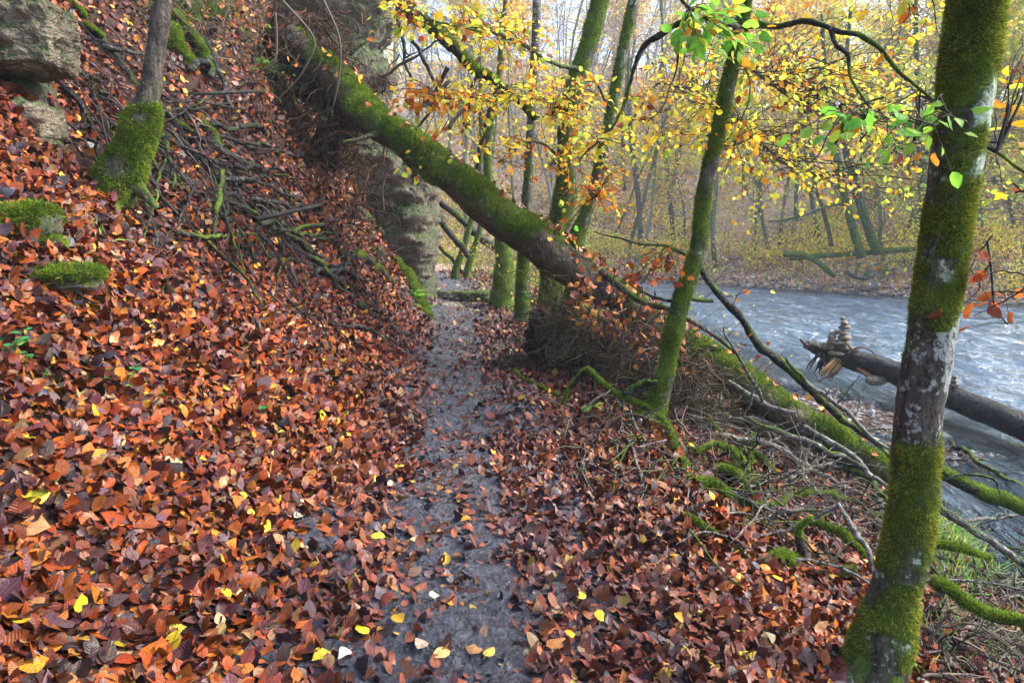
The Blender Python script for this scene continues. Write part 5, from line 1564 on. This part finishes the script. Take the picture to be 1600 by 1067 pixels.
# brush and greenery on the near bank beyond the trunk
nb_, nl_ = MB(), MB()
for k in range(420):
    y = rng.uniform(10.5, 26)
    x = pathx(y)+rng.uniform(.9, 5.2)
    z0 = hz(x, y)
    if z0 < WATER+.05: continue
    w0 = wander((x, y, z0-.03), (rng.normal(.2, .6), rng.normal(0, .5), 1), rng.uniform(.4, 1.7), 8, rng, .5, .5)
    tube(nb_, w0, np.linspace(.007, .002, 8), 4, col=(.075, .06, .04), cap=False)
    for _ in range(3):
        j = rng.integers(2, 7)
        s = wander(w0[j], rng.normal(0, 1, 3)+[0, 0, .3], .35, 5, rng, .5, .4)
        tube(nb_, s, [.003, .0025, .002, .0018, .0015], 3, col=(.09, .07, .05), cap=False)
    m = int(rng.integers(4, 22))
    i = rng.integers(2, 8, m)
    leaves(nl_, w0[i]+rng.normal(0, .10, (m, 3)), rng.normal(0, 1, (m, 3)), rng.normal(0, .6, (m, 3))+[0, -.3, .6], .055, .65, pick([(3, (.18, .34, .05)), (2, (.34, .42, .07)), (2, (.6, .45, .05)), (1, (.4, .15, .03))], m, rng, .2), 1, .15, .3, .02, rng)
obj('undergrowth', nb_, M['twig'], kind='stuff', label='brown arching bramble stems behind the fallen trunk', category='undergrowth', origin=(1, 14, 0))
obj('undergrowth', nl_, M['foliage'], kind='stuff', label='small green and yellow bramble leaves behind the fallen trunk', category='undergrowth', origin=(1, 14, 0))
# scrub on the upper left slope, around the root plate
us, ul = MB(), MB()
for k in range(800):
    a, b = rng.uniform(300, 700), rng.uniform(-30, 330)
    if b > 60+(a-300)*.75: continue
    g = ground_at(a, b, 0, 5)
    if g[1] > 16: continue
    w0 = wander(g, (rng.normal(.5, .6), -.7, rng.normal(.3, .6)), rng.uniform(.4, 1.5), 9, rng, .6, .9)
    tube(us, w0, np.linspace(rng.uniform(.003, .008), .0015, 9), 4, col=np.array([(.10, .08, .05), (.15, .12, .07), (.05, .04, .035), (.08, .10, .03)][rng.integers(4)]), cap=False)
    for _ in range(5):
        j = rng.integers(1, 8)
        s = wander(w0[j], rng.normal(0, 1, 3), rng.uniform(.15, .4), 5, rng, .7, .4)
        tube(us, s, [.0025, .002, .002, .0015, .001], 3, col=(.12, .10, .05), cap=False)
    if rng.random() < .45:
        m = int(rng.integers(2, 7))
        i = rng.integers(2, 9, m)
        leaves(ul, w0[i]+rng.normal(0, .05, (m, 3)), rng.normal(0, 1, (m, 3)), rng.normal(0, .8, (m, 3))+[0, -.6, .4], .065, .65, pick(FOL_B+[(30, (.7, .38, .03)), (30, (.14, .26, .04))], m, rng, .2), 1, .15, .3, .02, rng)
obj('scrub', us, M['twig'], kind='stuff', label='tangled bare scrub stems on the steep bank around the root plate', category='scrub', origin=(-2.5, 8, 3))
obj('scrub', ul, M['foliage'], kind='stuff', label='scattered scrub leaves on the steep bank around the root plate', category='scrub', origin=(-2.5, 8, 3))
# moss cushions on the bare upper bank
mo = MB()
cnt = 60000
a = rng.uniform(250, 700, 900); b = rng.uniform(-20, 300, 900)
seeds = [ground_at(u_, v_, 0, 4) for u_, v_ in zip(a, b) if v_ < 40+(u_-250)*.62]
seeds = np.array([s for s in seeds if s[1] < 15])
i = rng.integers(0, len(seeds), cnt)
xy = seeds[i, :2]+rng.normal(0, .13, (cnt, 2))
z = Hq(xy[:, 0], xy[:, 1])
N = Hn(xy[:, 0], xy[:, 1])
patch = n2(xy[:, 0], xy[:, 1], 1.4, 66)
keep = patch > .05
P = np.stack([xy[:, 0], xy[:, 1], z], 1)[keep]; N = N[keep]; m = len(P)
n = nrm(N+rng.normal(0, .5, (m, 3))); s = nrm(np.cross(n, rng.normal(0, 1, (m, 3))))*.007
T = np.stack([P-s, P+s, P+n*rng.uniform(.02, .06, (m, 1))], 1).reshape(-1, 3)
mo.add(T, [np.arange(m*3).reshape(-1, 3)], np.repeat(pick([(3, (.05, .09, .015)), (3, (.09, .14, .02)), (1, (.17, .19, .03))], m, rng, .25), 3, 0))
obj('bank_moss', mo, M['moss'], smooth=False, kind='stuff', label='dark green moss cushions on the steep upper bank', category='moss', origin=(-2.5, 8, 3))

# ------------------------------------------------------------------ small plants
def blades(mb, g, n, h_, spread, w_, pal, rng, droop=.8):
    for k in range(n):
        p = g+np.array([rng.normal(0, spread), rng.normal(0, spread), 0])
        p[2] = hz(p[0], p[1])
        q = wander(p, (rng.normal(0, .5), rng.normal(0, .5), 1), h_*rng.uniform(.5, 1.2), 6, rng, .2, droop)
        s = nrm(np.cross(nrm(q[-1]-q[0]), rng.normal(0, 1, 3)))*w_
        ww = np.array([1, 1, .9, .7, .45, .05])[:, None]
        V = np.concatenate([q-s*ww, q+s*ww])
        mb.add(V, [np.array([(j, j+1, j+7, j+6) for j in range(5)])], pick(pal, 1, rng)[0])
GP = [(3, (.16, .34, .05)), (2, (.26, .42, .07)), (1, (.42, .45, .12)), (1, (.08, .20, .04))]
rng = np.random.default_rng(12)
gi = MB()
for k in range(46):
    t = rng.random()
    g = ground_at(1465+t*150, 790+rng.random()*120+t*20)
    if g[1] > 6 or g[2] < WATER: continue
    blades(gi, g, 26, .24, .06, .0032, GP, rng)
for k in range(14):
    g = ground_at(rng.uniform(1410, 1600), rng.uniform(960, 1062))
    blades(gi, g, 9, .2, .05, .0028, GP, rng)
obj('grass', gi, M['plant'], smooth=False, kind='stuff', label='fresh green grass on the bank right of the large beech', category='grass', origin=tuple(ground_at(1530, 850)))
for k, (a, b, n, lb) in enumerate([(125, 350, 16, 'drooping grass tuft under the foot of the mossy sleeved tree'), (148, 372, 12, 'small grass tuft just below the drooping tuft'), (262, 460, 14, 'dark green grassy plant midway down the leaf slope'), (65, 605, 10, 'thin grass blades in leaves near the left edge'), (368, 545, 8, 'small pale green sprig standing in the leaf slope')]):
    t_ = MB(); g = ground_at(a, b)
    blades(t_, g, n*2, .12 if k < 4 else .07, .04, .003, GP, rng, 1.2)
    obj('grass_tuft', t_, M['plant'], smooth=False, origin=tuple(g), label=lb, category='grass tuft')
def seedling(g, n, size, h_, rng, pal):
    mb, lf = MB(), MB()
    P, A = [], []
    for k in range(max(1, n//5)):
        q = wander(g+np.array([rng.normal(0, size), rng.normal(0, size), -.01]), (rng.normal(0, .4), rng.normal(0, .4), 1), h_, 6, rng, .3, .3)
        tube(mb, q, np.linspace(.0018, .001, 6), 4, col=(.10, .16, .05), cap=False)
        for j in range(5):
            th = rng.random()*6.28
            P.append(q[min(5, 2+j//2*1+rng.integers(0, 2))]); A.append((math.cos(th), math.sin(th), .15))
    P, A = np.array(P), np.array(A)
    leaves(lf, P, A, rng.normal(0, .25, (len(P), 3))+[0, -.2, 1], size*np.exp(rng.normal(0, .2, len(P))), .72, pick(pal, len(P), rng, .15), 2, .12, .3, .02, rng)
    return mb, lf
SG = [(3, (.035, .20, .06)), (2, (.07, .28, .07)), (1, (.20, .38, .06))]
for k, (a, b, n, s_, h_, lb) in enumerate([(22, 562, 40, .034, .13, 'green nettle like seedling at the left edge of the slope'), (42, 580, 20, .03, .08, 'smaller green seedling just right of the left edge seedling'), (165, 598, 20, .03, .06, 'green leafy sprout in brown leaves, left of middle slope'), (190, 596, 25, .03, .06, 'green leafy sprout with five leaves on middle slope'), (196, 616, 15, .028, .05, 'lowest green leafy sprout of the middle slope cluster'), (232, 632, 8, .03, .04, 'yellow green sprout beside mossy pebble on the slope'),
                                           (395, 645, 12, .034, .05, 'lone green sprout low on the slope right of center'), (405, 742, 6, .03, .03, 'tiny dark green sprout in red leaves'), (170, 405, 12, .026, .05, 'small green and yellow sprout under the ledge'), (8, 1015, 5, .05, .04, 'bright green leaf sprout at the bottom left corner'), (1058, 745, 14, .034, .05, 'bluish green sprout at the mossy root tip on right bank'), (640, 545, 5, .03, .04, 'green sprig on the foot of the slope beside the path')]):
    g = ground_at(a, b)
    g = g+np.array([0, 0, .02])
    root = empty('seedling', tuple(g), label=lb, category='seedling')
    mb, lf = seedling(g, n, s_, h_, rng, SG)
    obj('stem', mb, M['plant'], root)
    obj('foliage', lf, M['plant'], root)
def fern(g, n, L, label, rng, base=(0, 0, 1)):
    root = empty('fern', tuple(g), label=label, category='fern')
    for k in range(n):
        fm = MB()
        dr = np.array([rng.normal(0, .8), rng.normal(-.3, .6), .8])
        q = wander(g, dr, L*rng.uniform(.7, 1.1), 14, rng, .15, 1.3)
        tube(fm, q, np.linspace(.002, .0008, 14), 3, col=(.12, .22, .04), cap=False)
        P, A = [], []
        for j in range(1, 14):
            tn = nrm(q[j]-q[j-1])
            s = nrm(np.cross(tn, (0, 0, 1)))
            for sg in (-1, 1):
                P.append(q[j]); A.append(s*sg+tn*.4)
        m = len(P)
        ln = L*.28*np.sin(np.linspace(.35, 3.0, 13))
        leaves(fm, np.array(P), np.array(A), np.tile((0, 0, 1.), (m, 1))+rng.normal(0, .1, (m, 3)), np.repeat(ln, 2)+.008, .32, pick([(3, (.16, .40, .04)), (2, (.28, .48, .05))], m, rng, .1), 1, .1, .2, .01, rng)
        obj('frond', fm, M['plant'], root)
gf = ground_at(658, 490)
for (a, b, n, L, lb) in [(650, 462, 6, .26, 'bright green fern growing on the mossy log beside the path'), (663, 486, 5, .22, 'lower fern at the foot of the mossy log beside the path'), (840, 472, 4, .22, 'small green fern on the bank behind the fallen trunk base'), (950, 640, 4, .12, 'tiny bright green fern under the arched mossy branch'), (418, 118, 6, .4, 'fern clump on the upper slope left of the root plate'), (575, 290, 6, .4, 'fern hanging on the mossy cliff under the trunk')]:
    g = ground_at(a, b, .05, 3)
    if a == 950: g = at(925, 636, 5.0)
    if a == 840: g = at(832, 468, 8.5)
    fern(g, n, L, lb, rng)

# ------------------------------------------------------------------ single leaves that stand out
FL = [(727, 823, .066, (.62, .26, .02), 'orange leaf alone on bare mud, upper of the path leaves'), (717, 815, .05, (.6, .3, .02), 'smaller orange leaf just left of the lone orange path leaf'), (700, 778, .05, (.5, .2, .04), 'rusty leaf on the bare mud midway up the path'),
      (768, 733, .05, (.72, .55, .25), 'pale cream leaf on right side of bare mud'), (696, 911, .06, (.50, .13, .02), 'orange red leaf tilted on the mud at left of path centre'), (712, 877, .05, (.48, .14, .05), 'small red orange leaf on the mud above the tilted one'),
      (673, 942, .066, (.68, .60, .42), 'cream white spotted leaf lying flat on the path mud'), (700, 954, .042, (.72, .38, .06), 'small round orange leaf right of the cream spotted leaf'), (620, 980, .085, (.72, .40, .02), 'large bright orange yellow leaf beside the path lower left'),
      (563, 997, .085, (.78, .60, .03), 'long yellow leaf at left edge of the muddy path'), (688, 1034, .08, (.68, .46, .16), 'pale tan leaf with midrib on lower path'), (738, 1027, .08, (.58, .30, .10), 'brownish orange leaf at bottom centre of path'), (762, 1031, .07, (.78, .48, .06), 'bright yellow orange leaf at bottom centre, right of the pair'),
      (655, 1013, .075, (.66, .50, .34), 'beige crumpled leaf on the path near the bottom'), (533, 1036, .07, (.66, .66, .60), 'whitish green spotted leaf lower left of the path'), (498, 1040, .085, (.66, .50, .03), 'yellow leaf with black blotches left of whitish leaf'),
      (867, 1017, .10, (.50, .20, .05), 'big brown orange veined leaf right of the path bottom'), (888, 1004, .07, (.74, .56, .02), 'yellow spotted leaf above the big veined leaf'), (938, 974, .09, (.76, .48, .02), 'large golden leaf with curved stem right of the path'), (908, 941, .07, (.66, .62, .05), 'yellow green leaf lying lengthwise right of the path'),
      (1056, 978, .08, (.72, .42, .03), 'golden brown leaf standing up lower right of path'), (1072, 1030, .075, (.76, .52, .05), 'yellow leaf low right of the path bottom'), (1162, 1033, .085, (.78, .55, .03), 'bright yellow leaf near bottom, left of the large beech'), (1130, 1030, .08, (.56, .28, .10), 'tan orange leaf beside the bright yellow one'),
      (265, 1002, .10, (.70, .64, .08), 'pale yellow lobed leaf with black spots at bottom left'), (350, 937, .075, (.78, .48, .02), 'golden leaf in the dark leaves at lower left'), (372, 938, .06, (.70, .66, .30), 'pale yellow leaf touching the golden leaf'), (28, 985, .09, (.78, .48, .02), 'amber yellow leaf near the bottom left corner'),
      (42, 1058, .12, (.70, .30, .02), 'large orange leaf at very bottom left'), (48, 885, .10, (.62, .20, .02), 'upright orange leaf near left edge'), (52, 785, .10, (.74, .60, .04), 'bright yellow leaf at left edge above the pale ones'), (45, 695, .09, (.74, .56, .03), 'yellow leaf near left edge at mid slope'), (60, 620, .08, (.72, .50, .03), 'curled yellow leaf high on the left edge'),
      (146, 690, .085, (.66, .44, .14), 'tan leaf lying flat on the left slope'), (354, 768, .07, (.72, .62, .40), 'cream leaf on the red leaves left of centre'), (530, 789, .08, (.80, .58, .04), 'long yellow leaf left of the path midway'), (608, 765, .06, (.66, .60, .42), 'pale leaf at the left mud edge midway'), (465, 815, .08, (.66, .66, .46), 'long pale green cream leaf in the dark leaves'),
      (587, 851, .08, (.62, .60, .04), 'yellow green leaf edge down in the leaves left of path'), (645, 854, .055, (.68, .50, .24), 'small beige leaf on the left mud edge'), (560, 908, .065, (.74, .44, .03), 'golden brown leaf left of the path at lower middle'), (540, 686, .065, (.78, .66, .06), 'clear yellow leaf on the lower slope'), (432, 682, .07, (.66, .56, .10), 'mottled yellow leaf on the red lower slope'),
      (855, 752, .06, (.68, .40, .05), 'yellow brown leaf right of the path, midway'), (1205, 910, .08, (.76, .42, .02), 'yellow leaf leaning by sticks at right bank'), (1188, 893, .09, (.60, .26, .02), 'orange leaf standing by the fat mossy log'), (1033, 848, .07, (.62, .36, .04), 'narrow golden leaf on the right hand leaves'), (1195, 1008, .085, (.70, .58, .28), 'pale yellow leaf left of the large beech foot')]
for k, (a, b, s_, c, lb) in enumerate(FL):
    rng = np.random.default_rng(500+k)
    s_ *= .8
    c = tuple(.58*v for v in c)
    g = ground_at(a, b)
    N = Hn(np.array([g[0]]), np.array([g[1]]))
    mb = MB()
    th = rng.random()*6.28
    A = np.array([[math.cos(th), math.sin(th), .05]])
    P = g[None]+N*.036-A*s_*.5
    Nn = nrm(N*1.0+rng.normal(0, .18, (1, 3))+np.array([0, -.12, 0]))
    leaves(mb, P, A, Nn, s_, .7, np.array([c]), 2, .12, .3, .02, rng)
    A2 = nrm(A-Nn*(A*Nn).sum())[0]
    tube(mb, spline(np.array([P[0], P[0]-A2*s_*.12, P[0]-A2*s_*.25-Nn[0]*.004]), 5), [.0009]*5, 4, col=np.array(c)*.6, cap=False)
    obj('fallen_leaf', mb, M['litter'], origin=tuple(g), label=lb, category='leaf', group='bright single fallen leaves')
# leaves stuck on the fallen trunk and caught in the twigs
sl = MB()
rng = np.random.default_rng(15)
q, r = smooth_stem(FT, 150)
m = 260
i = np.where(rng.random(m) < .55, rng.integers(74, 108, m), rng.integers(10, 146, m))
th = rng.normal(0, .55, m)
T_ = nrm(np.gradient(q, axis=0))[i]
upv = nrm(np.array([0, 0, 1.])-T_*T_[:, 2:3]); sd = np.cross(T_, upv)
nn = upv*np.cos(th)[:, None]+sd*np.sin(th)[:, None]
P = q[i]+nn*(r[i]*1.06+.012)[:, None]
leaves(sl, P, rng.normal(0, 1, (m, 3)), nn+rng.normal(0, .25, (m, 3)), .075, .7, pick([(4, (.42, .12, .03)), (2, (.22, .06, .03)), (2, (.65, .30, .03)), (1, (.45, .25, .18))], m, rng, .2), 2, .2, .5, .03, rng)
m = 190
a = 885+rng.random(m)*200; b = 452+(a-885)*.62+rng.normal(0, 28, m)
P = np.array([at(x_, y_, 6.55-(x_-885)*.003-rng.random()*.25) for x_, y_ in zip(a, b)])
leaves(sl, P, rng.normal(0, 1, (m, 3)), rng.normal(0, .7, (m, 3))+[0, -.4, .6], .075, .7, pick([(4, (.42, .12, .03)), (2, (.22, .06, .03)), (2, (.60, .26, .03)), (1, (.2, .09, .06))], m, rng, .2), 2, .2, .5, .03, rng)
obj('caught_leaves', sl, M['litter'], kind='stuff', label='wet brown leaves caught on the fallen trunk and its twig tangle', category='leaves', origin=tuple(q[75]))

# ------------------------------------------------------------------ haze
hm = NT('haze')
pv = hm.n('VolumePrincipled', {'Color': (.80, .89, 1.0, 1), 'Density': .0012, 'Anisotropy': .0})
hm.t.links.new(pv.outputs[0], hm.out.inputs['Volume'])
hb = MB()
x0, x1, y0, y1, z0, z1 = -152, 174, -28, 236, -5.5, 82
hb.add(np.array([(x0, y0, z0), (x1, y0, z0), (x1, y1, z0), (x0, y1, z0), (x0, y0, z1), (x1, y0, z1), (x1, y1, z1), (x0, y1, z1)]),
       [np.array([(0, 3, 2, 1), (4, 5, 6, 7), (0, 1, 5, 4), (1, 2, 6, 5), (2, 3, 7, 6), (3, 0, 4, 7)])])
obj('haze', hb, hm.m, smooth=False, kind='stuff', label='thin pale autumn haze filling the valley', category='haze')
